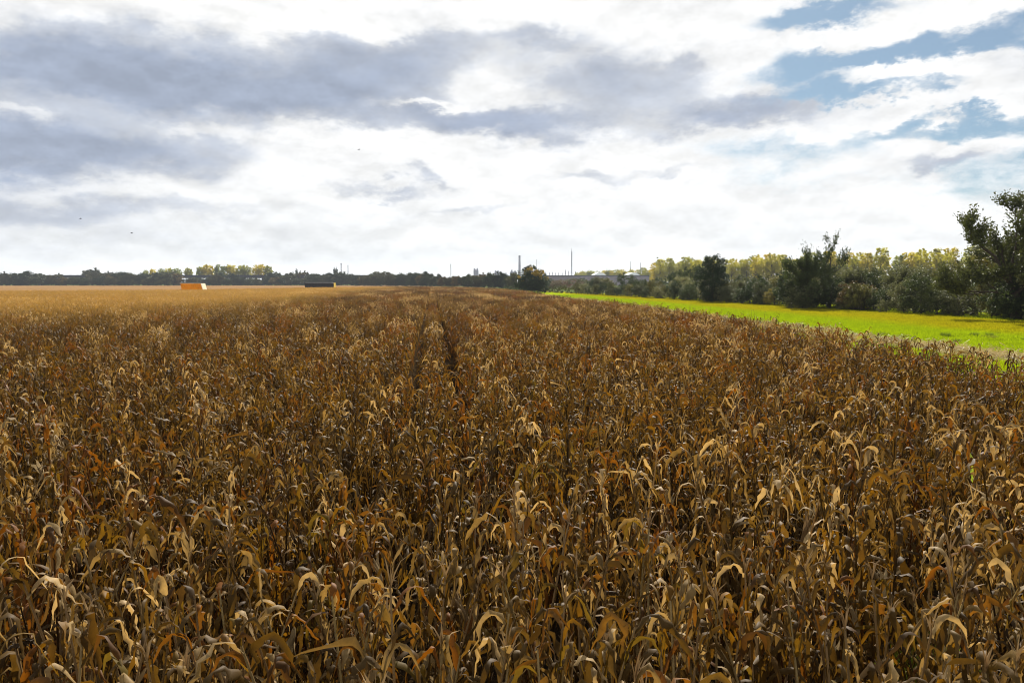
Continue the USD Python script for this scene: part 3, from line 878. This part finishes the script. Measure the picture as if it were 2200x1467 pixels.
        for dirn, L0 in (((-0.55, 0, 1.0), 5.0), ((0.75, 0.1, 1.1), 6.2), ((0.1, 0.3, 1.0), 4.6), ((-0.2, -0.3, 1.0), 4.4)):
            t, p, d = branches(rng, (0, 0, 0.6), dirn, L0, 0.2, 3, 0.5, 0.3, (3, 5), 0.55)
            ms += t; tp.append(p); dr.append(d)
        tp, dr = np.vstack(tp), np.vstack(dr)
        obj('trunk', join(ms), M['bare_twig'], root, smooth=True)
        lowp = rng.uniform(size=len(tp)) < np.clip(1.35 - tp[:, 2] / 12, 0.25, 1)
        obj('crown', join([twiggy(rng, tp[lowp], dr[lowp], 14, 0.28, 0.28), lobed(rng, lobes_round(rng, 4.4, 0.2, 8.6, 14), 9500, 0.23)]), M['leaf_dark'], root)


def tree(kind, name, loc, scale, label, cat='tree', group=None, rotz=None):
    rotz = RT.uniform(0, 360) if rotz is None else rotz
    s = (scale,) * 3 if np.ndim(scale) == 0 else scale
    if kind not in KIND:
        KIND[kind] = thing(name, label, cat, loc, rotz, group, s)
        build_kind(kind, KIND[kind])
        return KIND[kind]
    return dup(KIND[kind], name, label, cat, loc, rotz, group, s)


RT = np.random.default_rng(77)
ORD = 'first second third fourth fifth sixth seventh eighth ninth tenth eleventh twelfth thirteenth fourteenth'.split()


def hedge_x(y):
    """front line of the trees along the meadow"""
    return float(np.interp(y, [0, 76, 150, 238, 300], [62, 61.5, 56, 51, 49]))


# --- single trees that catch the eye
p = at(1142, 293); tree('maple_0', 'round_tree', p, (1.25, 1.1, 1.02), 'round dark tree with orange top standing alone near the middle of the horizon', rotz=0)
p = at(1527, 150); tree('dense_0', 'dense_tree', (p[0], p[1], 0), (1.12, 1.12, 1.04), 'tall dark green upright tree with two blunt tops standing above the hedge', rotz=0)
p = at(1738, 112); tree('halfbare_0', 'half_bare_tree', (p[0], p[1], 0), (0.72, 0.72, 0.93), 'dark tree with bare twigs sticking up out of its crown', rotz=0)
for u_, h_, lab in ((1698, 0.80, 'dark rounded tree on the left shoulder of the half bare tree'), (1778, 0.76, 'dark rounded tree on the right shoulder of the half bare tree')):
    p = at(u_, 116); tree('tree_2', 'hedge_tree', (p[0], p[1], 0), (h_ * 1.1, h_ * 1.1, h_), lab)
p = at(2160, 80); tree('oldwillow_0', 'old_willow_tree', (p[0] + 1.2, p[1], 0), (1.0, 1.0, 0.93), 'big old willow with dark spreading limbs against the sky', rotz=0)
p = at(2262, 76); tree('oldwillow_0', 'old_willow_tree', (p[0] + 1.5, p[1] - 2, 0), 1.12, 'dark tree cut off by the right edge beside the big old willow', rotz=200)

# --- shrubs and trees along the meadow
y = 66.0
row = 0
while y < 262:
    x = hedge_x(y)
    kind = ['shrub_0', 'shrub_1', 'shrub_3', 'shrub_2', 'shrub_5', 'shrub_0'][row % 6]
    s = RT.uniform(0.8, 1.25) * float(np.interp(y, [66, 120, 200, 262], [1.0, 0.95, 0.85, 0.75]))
    tree(kind, 'shrub', (x + 2.0 + RT.uniform(-0.6, 1.0), y, 0), (s, s, s * RT.uniform(0.75, 1.0)), 'dark leafy shrub in the front row of growth along the green meadow', 'shrub', 'shrubs in the front row along the meadow')
    y += RT.uniform(2.5, 3.7) * (1 + y / 400)
    row += 1
y = 72.0
row = 0
while y < 185:
    x = hedge_x(y) + 6.5 + RT.uniform(-1.5, 2.5)
    u_here = None
    kind = ['willow_0', 'tree_1', 'willow_1', 'tree_0', 'tree_3', 'willow_0', 'tree_2'][row % 7]
    s = RT.uniform(0.78, 1.02) * float(np.interp(y, [72, 92, 97, 112, 116, 122, 126, 148, 152, 185], [1.05, 1.0, 0.74, 0.74, 0.85, 0.85, 0.5, 0.5, 0.6, 0.6]))
    tree(kind, 'willow_tree' if 'willow' in kind else 'hedge_tree', (x, y, 0), s, 'grey green leafy tree in the thick growth behind the shrubs of the meadow edge', 'tree', 'trees behind the meadow shrubs')
    y += RT.uniform(4.0, 6.5)
    row += 1
y = 64.0
while y < 175:
    x = hedge_x(y) + 9.5 + RT.uniform(-1.5, 2.0)
    s = RT.uniform(0.9, 1.3)
    tree(['shrub_0', 'shrub_3', 'shrub_2'][RT.integers(0, 3)], 'undergrowth_shrub', (x, y, 0), (s * 1.15, s * 1.15, s), 'dark shrub deep in the shade behind the front growth of the meadow edge', 'shrub', 'shrubs in the shade behind the meadow edge')
    y += RT.uniform(3.6, 5.0)
p = at(1835, 108); tree('shrub_4', 'rust_shrub', (p[0], p[1], 0), (1.15, 1.15, 0.9), 'rust brown shrub among dark ones at the meadow edge', 'shrub')
p = at(1702, 116); tree('shrub_5', 'pale_shrub', (p[0], p[1] - 3, 0), (1.2, 1.2, 1.0), 'pale grey green bush in front of the half bare tree', 'shrub')
p = on_ground(1895, 672); tree('shrub_1', 'small_bush', (p[0], p[1], 0), (0.32, 0.32, 0.4), 'small pale bush standing out on the grass before the hedge', 'bush')
for u, D, s, lab in ((1418, 205, 0.9, 'leftmost of three orange tinged small trees left of the tall dark tree'), (1452, 196, 1.05, 'middle one of three orange tinged small trees left of the tall dark tree'), (1478, 190, 0.95, 'rightmost of three orange tinged small trees, beside the tall dark tree')):
    p = at(u, D)
    t = tree('shrub_3', 'autumn_tree', (p[0] + 4, p[1], 0), (s * 1.25, s * 1.25, s * 1.6), lab)
for u, D, s in ((1320, 255, 1.5), (1345, 250, 0.9), (1250, 330, 1.2), (1268, 330, 1.4), (1285, 300, 0.8), (1385, 240, 1.1), (1360, 246, 1.0)):
    p = at(u, D); tree(RT.choice(['shrub_0', 'shrub_3', 'shrub_2']), 'bush', (p[0] + 5, p[1], 0), (s * 1.2, s * 1.2, s), 'dark bush in front of the long grey wall', 'bush', 'bushes in front of the grey wall')

for u in np.arange(1172, 1300, 9.0):
    D = 460 + RT.uniform(-60, 60); p = at(u + RT.uniform(-3, 3), D); s = height(602 + RT.uniform(-3.5, 3), D) / 4.5
    tree(['shrub_0', 'shrub_2', 'shrub_3', 'shrub_4'][RT.integers(0, 4)], 'scrub', p, (s * 1.5, s * 1.5, s), 'dull brownish scrub between the low hedge and the grey wall', 'shrub', 'scrub below the grey wall')
# --- low hedges by the round tree
def hedge(u0, v0, u1, v1, h, w, label):
    a, b = on_ground(u0, v0), on_ground(u1, v1)
    rng = np.random.default_rng(int(u0))
    n = 22
    L = []
    for k in range(n):
        q = a + (b - a) * (k + 0.5) / n
        L.append((q[0], q[1] + rng.uniform(-w, w) * 0.3, h * 0.45, np.linalg.norm(b - a) / n * 0.9, w, h * rng.uniform(0.45, 0.62)))
    t = thing('clipped_hedge', label, 'hedge')
    obj('foliage', lobed(rng, L, 4500, 0.4, thin=0.2, clumps=150), M['leaf_dark'], t)
    obj('stem', join([tube([(q[0], q[1], -0.05), (q[0], q[1], h * 0.6)], [0.06, 0.03], 5) for q in L]), M['bark'], t)


hedge(1088, 626, 1172, 628.5, 2.9, 1.6, 'low dark hedge at the foot of the round tree with the orange top')
hedge(1172, 628.5, 1278, 632, 2.9, 1.6, 'low dark hedge running right from the round tree to the bushes')

# --- poplar wood behind
row = 0
line = [(330, 330), (318, 390), (292, 440), (262, 510), (222, 600), (205, 665)]
pts = np.array(line, float)
seg = np.r_[0, np.cumsum(np.linalg.norm(np.diff(pts, axis=0), axis=1))]
s = 0.0
while s < seg[-1]:
    for back in (0, 9):
        q = np.array([np.interp(s, seg, pts[:, 0]), np.interp(s, seg, pts[:, 1])]) + [back * 0.8 + RT.uniform(-2, 2), back + RT.uniform(-2.5, 2.5)]
        kind = ['poplar_0', 'poplar_1', 'poplar_0', 'poplar_1', 'poplar_2'][RT.integers(0, 5)] if q[1] < 640 else ['poplar_2', 'poplar_3', 'poplar_0'][RT.integers(0, 3)]
        sc = RT.uniform(0.84, 1.1)
        tree(kind, 'poplar_tree', (q[0], q[1], 0), (sc * 1.15, sc * 1.15, sc), 'tall poplar with yellowing top in the long wood at right on the horizon', 'tree', 'poplars of the wood on the right')
    s += RT.uniform(7.5, 10.0)
a_, b_ = at(1402, 1000), at(1236, 1300)
for k in range(34):
    q = a_ + (b_ - a_) * (k / 33) + [RT.uniform(-3, 3), RT.uniform(-6, 6), 0]
    sc = RT.uniform(0.85, 1.08)
    tree(['poplar_2', 'poplar_3', 'poplar_0'][RT.integers(0, 3)], 'poplar_tree', q, (sc * 1.3, sc * 1.3, sc), 'pale yellow green poplar far off above the grey wall', 'tree', 'far poplars above the grey wall')

# --- far line of trees, left to middle
for u in np.arange(-30, 905, 8.5):
    D = 940 + RT.uniform(-60, 20)
    p = at(u + RT.uniform(-4, 4), D)
    s = RT.uniform(0.7, 1.0) if RT.uniform() < 0.65 else RT.uniform(1.15, 1.55)
    tree(f'clump_{RT.integers(0, 4)}', 'far_tree', p, (s * 1.6, s * 1.3, s), 'dark bluish tree in the far line before the viaduct', 'tree', 'far trees before the viaduct')
for u in np.arange(765, 1108, 11.0):
    D = float(np.interp(u, [765, 900, 1000, 1108], [820, 700, 560, 480])) + RT.uniform(-30, 30)
    p = at(u + RT.uniform(-3, 3), D)
    top = float(np.interp(u, [765, 840, 920, 960, 1060, 1108], [590, 591, 585, 592, 587, 588])) + RT.uniform(-2, 3.5)
    s = height(top, D) / 11
    tree(f'clump_{[0, 4, 2, 4, 1, 0][RT.integers(0, 6)]}', 'field_edge_tree', p, (s * 1.0, s * 1.0, s), 'dull green tree in the wood at the far end of the maize', 'tree', 'trees at the far end of the maize')
for u, v, D, lab in ((202, 577.5, 1060, 'round olive tree rising above the viaduct at far left'), (232, 584, 1060, 'low broad tree just above the pale house roof'), (20, 585, 880, 'dark tree at the very left end of the far line'), (52, 585, 900, 'reddish tinged tree near the left end of the far line'), (654, 583, 1000, 'small lone tree above the viaduct between the trailers')):
    p = at(u, D); s = height(v, D) / 11
    tree('clump_2', 'far_tree', p, (s * (1.35 if u == 202 else 0.7), s, s), lab)
for n, (u, v, w) in enumerate(((318, 580, .7), (334, 578, .7), (352, 577, .8), (368, 576, .8), (386, 576, 1.0), (410, 576, .8), (436, 573, .8), (452, 569, 1.0), (478, 568.5, 1.0), (502, 569, 1.0), (523, 570, .9), (536, 571, .6), (560, 568.5, 1.15), (580, 571, .75))):
    D = 1080; p = at(u, D); s = height(v, D) / 28
    tree(['golden_0', 'golden_0', 'golden_1'][n % 3] if u > 430 else ['golden_1', 'golden_0'][n % 2], 'golden_poplar', p, (s * w * 0.95, s * w * 0.95, s), f'{ORD[n]} golden yellow poplar from the left in the row above the viaduct', 'tree', 'golden poplars above the viaduct')
for u, v, lab in ((641, 576, 'taller of two narrow dark poplars above the viaduct'), (648, 580, 'shorter of two narrow dark poplars above the viaduct'), (722, 573, 'left one of two pointed poplars beside the thin chimneys'), (726, 573, 'right one of two pointed poplars beside the thin chimneys')):
    D = 1080; p = at(u, D); s = height(v, D) / 20
    tree('column_0', 'columnar_poplar', p, (s * 0.8, s * 0.8, s), lab)

# ------------------------------------------------------------------ viaduct and wall
def beam(a, b, half, z0, z1):
    a, b = np.asarray(a, float)[:2], np.asarray(b, float)[:2]
    d = (b - a) / np.linalg.norm(b - a); n = np.array([-d[1], d[0]]) * half
    c = np.array([a - n, b - n, b + n, a + n])
    v = np.vstack([np.c_[c, np.full(4, z0)], np.c_[c, np.full(4, z1)]])
    f = np.array([[0, 2, 1], [0, 3, 2], [4, 5, 6], [4, 6, 7], [0, 1, 5], [0, 5, 4], [1, 2, 6], [1, 6, 5], [2, 3, 7], [2, 7, 6], [3, 0, 4], [3, 4, 7]])
    return v, f


t = thing('viaduct', 'long low dark motorway viaduct running along the left horizon', 'bridge')
a, b = at(-120, 1000), at(830, 1000)
obj('deck', beam(a, b, 7, 9.6, 11.2), M['dark_concrete'], t)
obj('parapet', beam(a + [0, -6.8, 0], b + [0, -6.8, 0], 0.2, 11.2, 13.9), M['dark_concrete'], t)
for k in range(20):
    q = a + (b - a) * (k + 0.5) / 20
    obj('pier', box(q[0] - 0.9, q[0] + 0.9, q[1] - 4, q[1] + 4, -0.5, 9.6), M['dark_concrete'], t)

t = thing('barrier_wall', 'long straight grey purple wall behind the round tree', 'wall')
a, b = at(1130, 900), at(1392, 900)
obj('wall', beam(a, b, 0.6, -0.5, 12.0), M['concrete'], t)
obj('coping', beam(a + [0, -0.1, 0], b + [0, -0.1, 0], 0.9, 12.0, 12.5), M['dark_concrete'], t)
for k in range(24):
    q = a + (b - a) * (k + 0.5) / 24
    obj('pilaster', box(q[0] - 0.4, q[0] + 0.4, q[1] - 1.1, q[1] - 0.6, -0.5, 12.0), M['concrete'], t)

# ------------------------------------------------------------------ far buildings
def vault(w, d, z0, rise, n=9):
    """a shallow barrel roof"""
    ang = np.linspace(-1, 1, n)
    top = np.stack([ang * w / 2, np.zeros(n), z0 + rise * (1 - ang ** 2)], 1)
    v = np.vstack([top + [0, -d / 2, 0], top + [0, d / 2, 0], [[-w / 2, -d / 2, z0 - 0.3], [w / 2, -d / 2, z0 - 0.3], [-w / 2, d / 2, z0 - 0.3], [w / 2, d / 2, z0 - 0.3]]])
    f = []
    for k in range(n - 1):
        f += [[k, k + 1, n + k + 1], [k, n + k + 1, n + k], [2 * n, k + 1, k] if k == 0 else [2 * n, k + 1, k]]
        f += [[2 * n + 2, n + k, n + k + 1]]
    f += [[2 * n, 2 * n + 1, n - 1], [2 * n + 2, 2 * n - 1, 2 * n + 3]]
    return v, np.array(f)


def hall(u0, u1, v0, D, label):
    p0, p1 = at(u0, D), at(u1, D)
    c, w = (p0 + p1) / 2, abs(p1[0] - p0[0])
    H = height(v0, D)
    t = thing('round_roofed_hall', label, 'hall', c)
    obj('wall', box(-w / 2 + 1, w / 2 - 1, -10, 10, -0.5, H - 3.2), M['steel_grey'], t)
    obj('roof', vault(w, 21, H - 3.2, 3.2), M['white_roof'], t)
    for k in range(5):
        x = -w / 2 + w * (k + 0.5) / 5
        obj('window', box(x - w * 0.07, x + w * 0.07, -10.05, -9.95, H - 6.5, H - 4.0), M['window_dark'], t)
    obj('fascia', box(-w / 2 + 1, w / 2 - 1, -10.3, -10.06, H - 4.0, H - 3.3), M['teal_roof'], t)


hall(1272, 1297, 586, 980, 'hall with pale curved roof above the grey wall, the left one of two')
hall(1343, 1368, 586, 980, 'hall with pale curved roof above the grey wall, the right one of two')

D = 1090; c = at(236, D); H = height(589.5, D)
t = thing('pale_house', 'long pale flat building behind the viaduct at far left', 'building', c)
obj('wall', box(-9.5, 9.5, -6, 6, -0.5, H - 1.2), M['pale_wall'], t)
obj('roof', box(-10.2, 10.2, -6.6, 6.6, H - 1.2, H), M['white_roof'], t)
for k in range(6):
    obj('window', box(-8.6 + k * 3.1, -6.6 + k * 3.1, -6.05, -5.95, H - 4.0, H - 2.0), M['window_dark'], t)


def stack(name, u, v, D, r0, r1, label, mat='chimney_grey', cat='chimney', cap=True, gallery=0):
    H = height(v, D)
    t = thing(name, label, cat, at(u, D))
    obj('shaft', lathe([(r0, -0.5), (r0 * 0.6 + r1 * 0.4, H * 0.5), (r1, H * 0.965), (r1, H * 0.97), (0.01, H * 0.97)], 14), M[mat], t, smooth=30)
    if cap:
        obj('rim', lathe([(r1 * 0.85, H * 0.955), (r1 * 1.16, H * 0.96), (r1 * 1.16, H * 0.975), (r1 * 0.8, H), (0.01, H)], 14), M['dark_concrete'], t, smooth=30)
    for k in range(gallery):
        z = H * (0.35 + 0.28 * k)
        rr = np.interp(z, [0, H], [r0, r1])
        obj('gallery', lathe([(rr, z), (rr + 1.4, z + 0.4), (rr + 1.4, z + 1.6), (rr, z + 1.7)], 14), M['dark_concrete'], t, smooth=30)


stack('chimney', 1116, 549.5, 3000, 5.8, 3.9, 'tall thick grey chimney rising just left of the round tree', gallery=2)
stack('thin_chimney', 736, 566, 2200, 1.9, 1.5, 'taller of two thin chimneys beside the pointed poplars', 'steel_grey')
stack('thin_chimney', 750.5, 570, 2200, 1.3, 1.0, 'shorter of two thin chimneys beside the pointed poplars', 'steel_grey')
stack('thin_chimney', 1152.5, 558, 3000, 1.3, 1.0, 'thin chimney seen just over the top right of the round tree', 'steel_grey')
stack('thin_chimney', 969.5, 568, 2400, 1.6, 1.1, 'pale slim chimney above the middle of the far wood', 'pale_wall')
stack('thin_chimney', 1353, 562.5, 2600, 1.8, 1.1, 'left one of two slim chimneys over the distant wood right of the mast', 'steel_grey')
stack('thin_chimney', 1374, 565, 2600, 1.8, 1.1, 'right one of two slim chimneys over the distant wood right of the mast', 'steel_grey')


def lattice(u, v, D, w, label):
    H = height(v, D)
    t = thing('lattice_mast', label, 'mast', at(u, D))
    for sx_, sy_ in ((-1, -1), (1, -1), (-1, 1), (1, 1)):
        obj('leg', tube([(sx_ * w, sy_ * w, -0.5), (sx_ * w * 0.65, sy_ * w * 0.65, H * 0.6), (sx_ * w * 0.5, sy_ * w * 0.5, H * 0.9)], 0.5, 4), M['steel_grey'], t)
    br_ = []
    n = 16
    for k in range(n):
        z0, z1 = H * 0.9 * k / n, H * 0.9 * (k + 1) / n
        f0, f1 = np.interp(z0, [0, H * .6, H * .9], [w, w * .65, w * .5]), np.interp(z1, [0, H * .6, H * .9], [w, w * .65, w * .5])
        sg = 1 if k % 2 else -1
        for q in (-1, 1):
            br_.append(tube([(-sg * f0, q * f0, z0), (sg * f1, q * f1, z1)], 0.3, 4)); br_.append(tube([(q * f0, -sg * f0, z0), (q * f1, sg * f1, z1)], 0.3, 4))
    obj('bracing', join(br_), M['steel_grey'], t)
    obj('antenna', tube([(0, 0, H * 0.88), (0, 0, H)], [0.8, 0.3], 6), M['steel_grey'], t)


lattice(1227, 534, 2000, 1.6, 'tall thin mast standing alone right of the round tree')

def block(u0, u1, v, D, label, towers=3):
    p0, p1 = at(u0, D), at(u1, D)
    c, w, H = (p0 + p1) / 2, abs(p1[0] - p0[0]), height(v, D)
    t = thing('plant_block', label, 'building', c)
    obj('wall', box(-w / 2, w / 2, -12, 12, -0.5, H * 0.86), M['chimney_grey'], t)
    for k in range(towers):
        x = -w / 2 + w * (k + 0.5) / towers
        obj('tower', box(x - w * 0.11, x + w * 0.11, -8, 8, H * 0.86, H * (1.0 if k % 2 == 0 else 0.94)), M['chimney_grey'], t)
    for r_ in range(4):
        for k in range(3):
            x = -w / 2 + w * (k + 0.5) / 3
            obj('window', box(x - w * 0.1, x + w * 0.1, -12.1, -11.95, H * (0.3 + 0.14 * r_), H * (0.36 + 0.14 * r_)), M['window_dark'], t)


block(1018, 1028, 576.5, 2600, 'grey industrial block with small towers on the horizon left of the big chimney')
block(1063, 1072, 581, 2600, 'smaller grey industrial block midway to the big chimney')
block(1096, 1110, 580, 2800, 'broad pale industrial block at the foot of the big chimney', 2)
rr = np.random.default_rng(9)
for u in (1088, 1162, 1172, 1180, 1186, 1193, 1199, 1207, 1214, 1221, 1235):
    v = 583 + rr.uniform(-4, 4)
    D = 2800
    H = height(v, D)
    t = thing('refinery_column', 'slim grey refinery column on the horizon between round tree and mast', 'industrial column', at(u, D), group='refinery columns on the horizon')
    obj('vessel', lathe([(2.4, -0.5), (2.4, H * 0.55), (1.4, H * 0.6), (1.4, H * 0.93), (0.9, H), (0.01, H)], 10), M['chimney_grey'], t, smooth=30)
    obj('platform', lathe([(1.4, H * 0.7), (3.4, H * 0.7), (3.4, H * 0.72), (1.4, H * 0.72)], 10), M['steel_grey'], t, smooth=30)

# ------------------------------------------------------------------ the two trailers in the field
def wheel(parent, x, y, r=0.62, w=0.5):
    tw_ = obj('wheel', (lambda m: (m[0] @ trimesh.transformations.rotation_matrix(math.pi / 2, [1, 0, 0])[:3, :3].T + [x, y, r], m[1]))(
        lathe([(r * 0.6, -w / 2), (r * 0.95, -w / 2), (r, -w * 0.35), (r, w * 0.35), (r * 0.95, w / 2), (r * 0.6, w / 2)], 18)), M['tyre'], parent, smooth=30)
    return obj('rim', (lambda m: (m[0] @ trimesh.transformations.rotation_matrix(math.pi / 2, [1, 0, 0])[:3, :3].T + [x, y, r], m[1]))(
        lathe([(0.01, -w * 0.3), (r * 0.3, -w * 0.36), (r * 0.6, -w * 0.3), (r * 0.6, w * 0.3), (r * 0.3, w * 0.36), (0.01, w * 0.3)], 14)), M['rim'], tw_, smooth=30)


def hexa(bottom, top):
    """a box given by four bottom and four top corners"""
    v = np.array(list(bottom) + list(top), float)
    return v, np.array([[0, 2, 1], [0, 3, 2], [4, 5, 6], [4, 6, 7], [0, 1, 5], [0, 5, 4], [1, 2, 6], [1, 6, 5], [2, 3, 7], [2, 7, 6], [3, 0, 4], [3, 4, 7]])


def trailer(loc, rotz, L, zt, tailw, slope, paint, tailpaint, label, dark):
    t = thing('farm_trailer', label, 'trailer', loc, rotz)
    z0, W = 1.25, 1.22
    obj('body', hexa([(-L / 2 + 0.35, -W, z0), (L / 2, -W, z0), (L / 2, W, z0), (-L / 2 + 0.35, W, z0)], [(-L / 2, -W - 0.04, zt), (L / 2 - slope, -W - 0.04, zt), (L / 2 - slope, W + 0.04, zt), (-L / 2, W + 0.04, zt)]), M[paint], t)
    nr = max(4, int(L / 1.1))
    for k in range(nr):
        x = -L / 2 + 0.3 + (L - 0.7 - slope) * k / (nr - 1)
        obj('rib', box(x - 0.06, x + 0.06, -W - 0.12, -W - 0.045, z0 + 0.05, zt - 0.1), M[paint], t)
    obj('top_rail', box(-L / 2 - 0.02, L / 2 - slope, -W - 0.1, -W + 0.06, zt + 0.003, zt + 0.11), M['cream_paint' if not dark else 'chassis_grey'], t)
    obj('tailgate', hexa([(L / 2 + 0.02, -W, z0), (L / 2 + 0.16, -W, z0), (L / 2 + 0.16, W, z0), (L / 2 + 0.02, W, z0)], [(L / 2 - slope + 0.02, -W, zt + 0.06), (L / 2 - slope + 0.16, -W, zt + 0.06), (L / 2 - slope + 0.16, W, zt + 0.06), (L / 2 - slope + 0.02, W, zt + 0.06)]), M[tailpaint], t)
    obj('chassis', box(-L / 2 + 0.2, L / 2 - 0.3, -0.5, 0.5, 0.95, z0 - 0.003), M['chassis_grey'], t)
    obj('drawbar', tube([(-L / 2 + 0.3, 0, 1.0), (-L / 2 - 1.4, 0, 0.7)], 0.09, 6), M['chassis_grey'], t)
    for x in ((L * 0.14, L * 0.14 + 1.4) if not dark else (L * 0.12, L * 0.12 + 1.35, L * 0.12 + 2.7)):
        for s in (-1, 1):
            wheel(t, x, s * 0.95)
    if dark:
        obj('tarpaulin', hexa([(-L / 2, -W - 0.02, zt + 0.005), (L / 2 - 0.4, -W - 0.02, zt + 0.005), (L / 2 - 0.4, W, zt + 0.005), (-L / 2, W, zt + 0.005)], [(-L / 2 + 0.3, -0.5, zt + 0.22), (L / 2 - 0.6, -0.5, zt + 0.22), (L / 2 - 0.6, 0.5, zt + 0.22), (-L / 2 + 0.3, 0.5, zt + 0.22)]), M['black_paint'], t)
    else:
        obj('bracket', box(-0.1, 0.5, -W - 0.14, -W - 0.05, z0 + 0.5, z0 + 0.75), M['chassis_grey'], t)


p = at(421, 205); trailer((p[0], p[1], 0), -9, 6.4, 3.75, 0, 0.75, 'orange_paint', 'cream_paint', 'orange farm trailer with cream tailgate standing behind the maize', False)
p = at(690, 290); trailer((p[0], p[1], 0), -8, 11.6, 3.85, 0, 0.0, 'black_paint', 'yellow_paint', 'long black farm trailer with yellow tailgate standing behind the maize', True)

# ------------------------------------------------------------------ birds
for u, v, lab in ((173, 470, 'tiny dark bird gliding in the sky at far left'), (283, 501, 'tiny dark bird low in the left sky, right of the other'), (771, 322, 'tiny dark bird high over the black trailer')):
    p = EYE + ray(u, v) * 140
    t = thing('bird', lab, 'bird', p, 30)
    obj('body', (lambda m: (m[0][:, [2, 0, 1]], m[1]))(lathe([(0.005, -0.22), (0.05, -0.08), (0.06, 0.02), (0.035, 0.13), (0.005, 0.19)], 8)), M['bird'], t, smooth=True)
    for s in (-1, 1):
        w_ = np.array([(-0.06, 0, 0), (0.09, 0, 0), (0.07, 0.25 * s, 0.1), (-0.07, 0.25 * s, 0.1), (-0.03, 0.55 * s, 0.03)])
        v_ = np.vstack([w_, w_ + [0, 0, -0.012]])
        obj('wing', (v_, np.array([[0, 1, 2], [0, 2, 3], [3, 2, 4], [5, 7, 6], [5, 8, 7], [8, 9, 7], [0, 5, 6], [0, 6, 1], [1, 6, 7], [1, 7, 2], [2, 7, 9], [2, 9, 4], [4, 9, 8], [4, 8, 3], [3, 8, 5], [3, 5, 0]])), M['bird'], t)
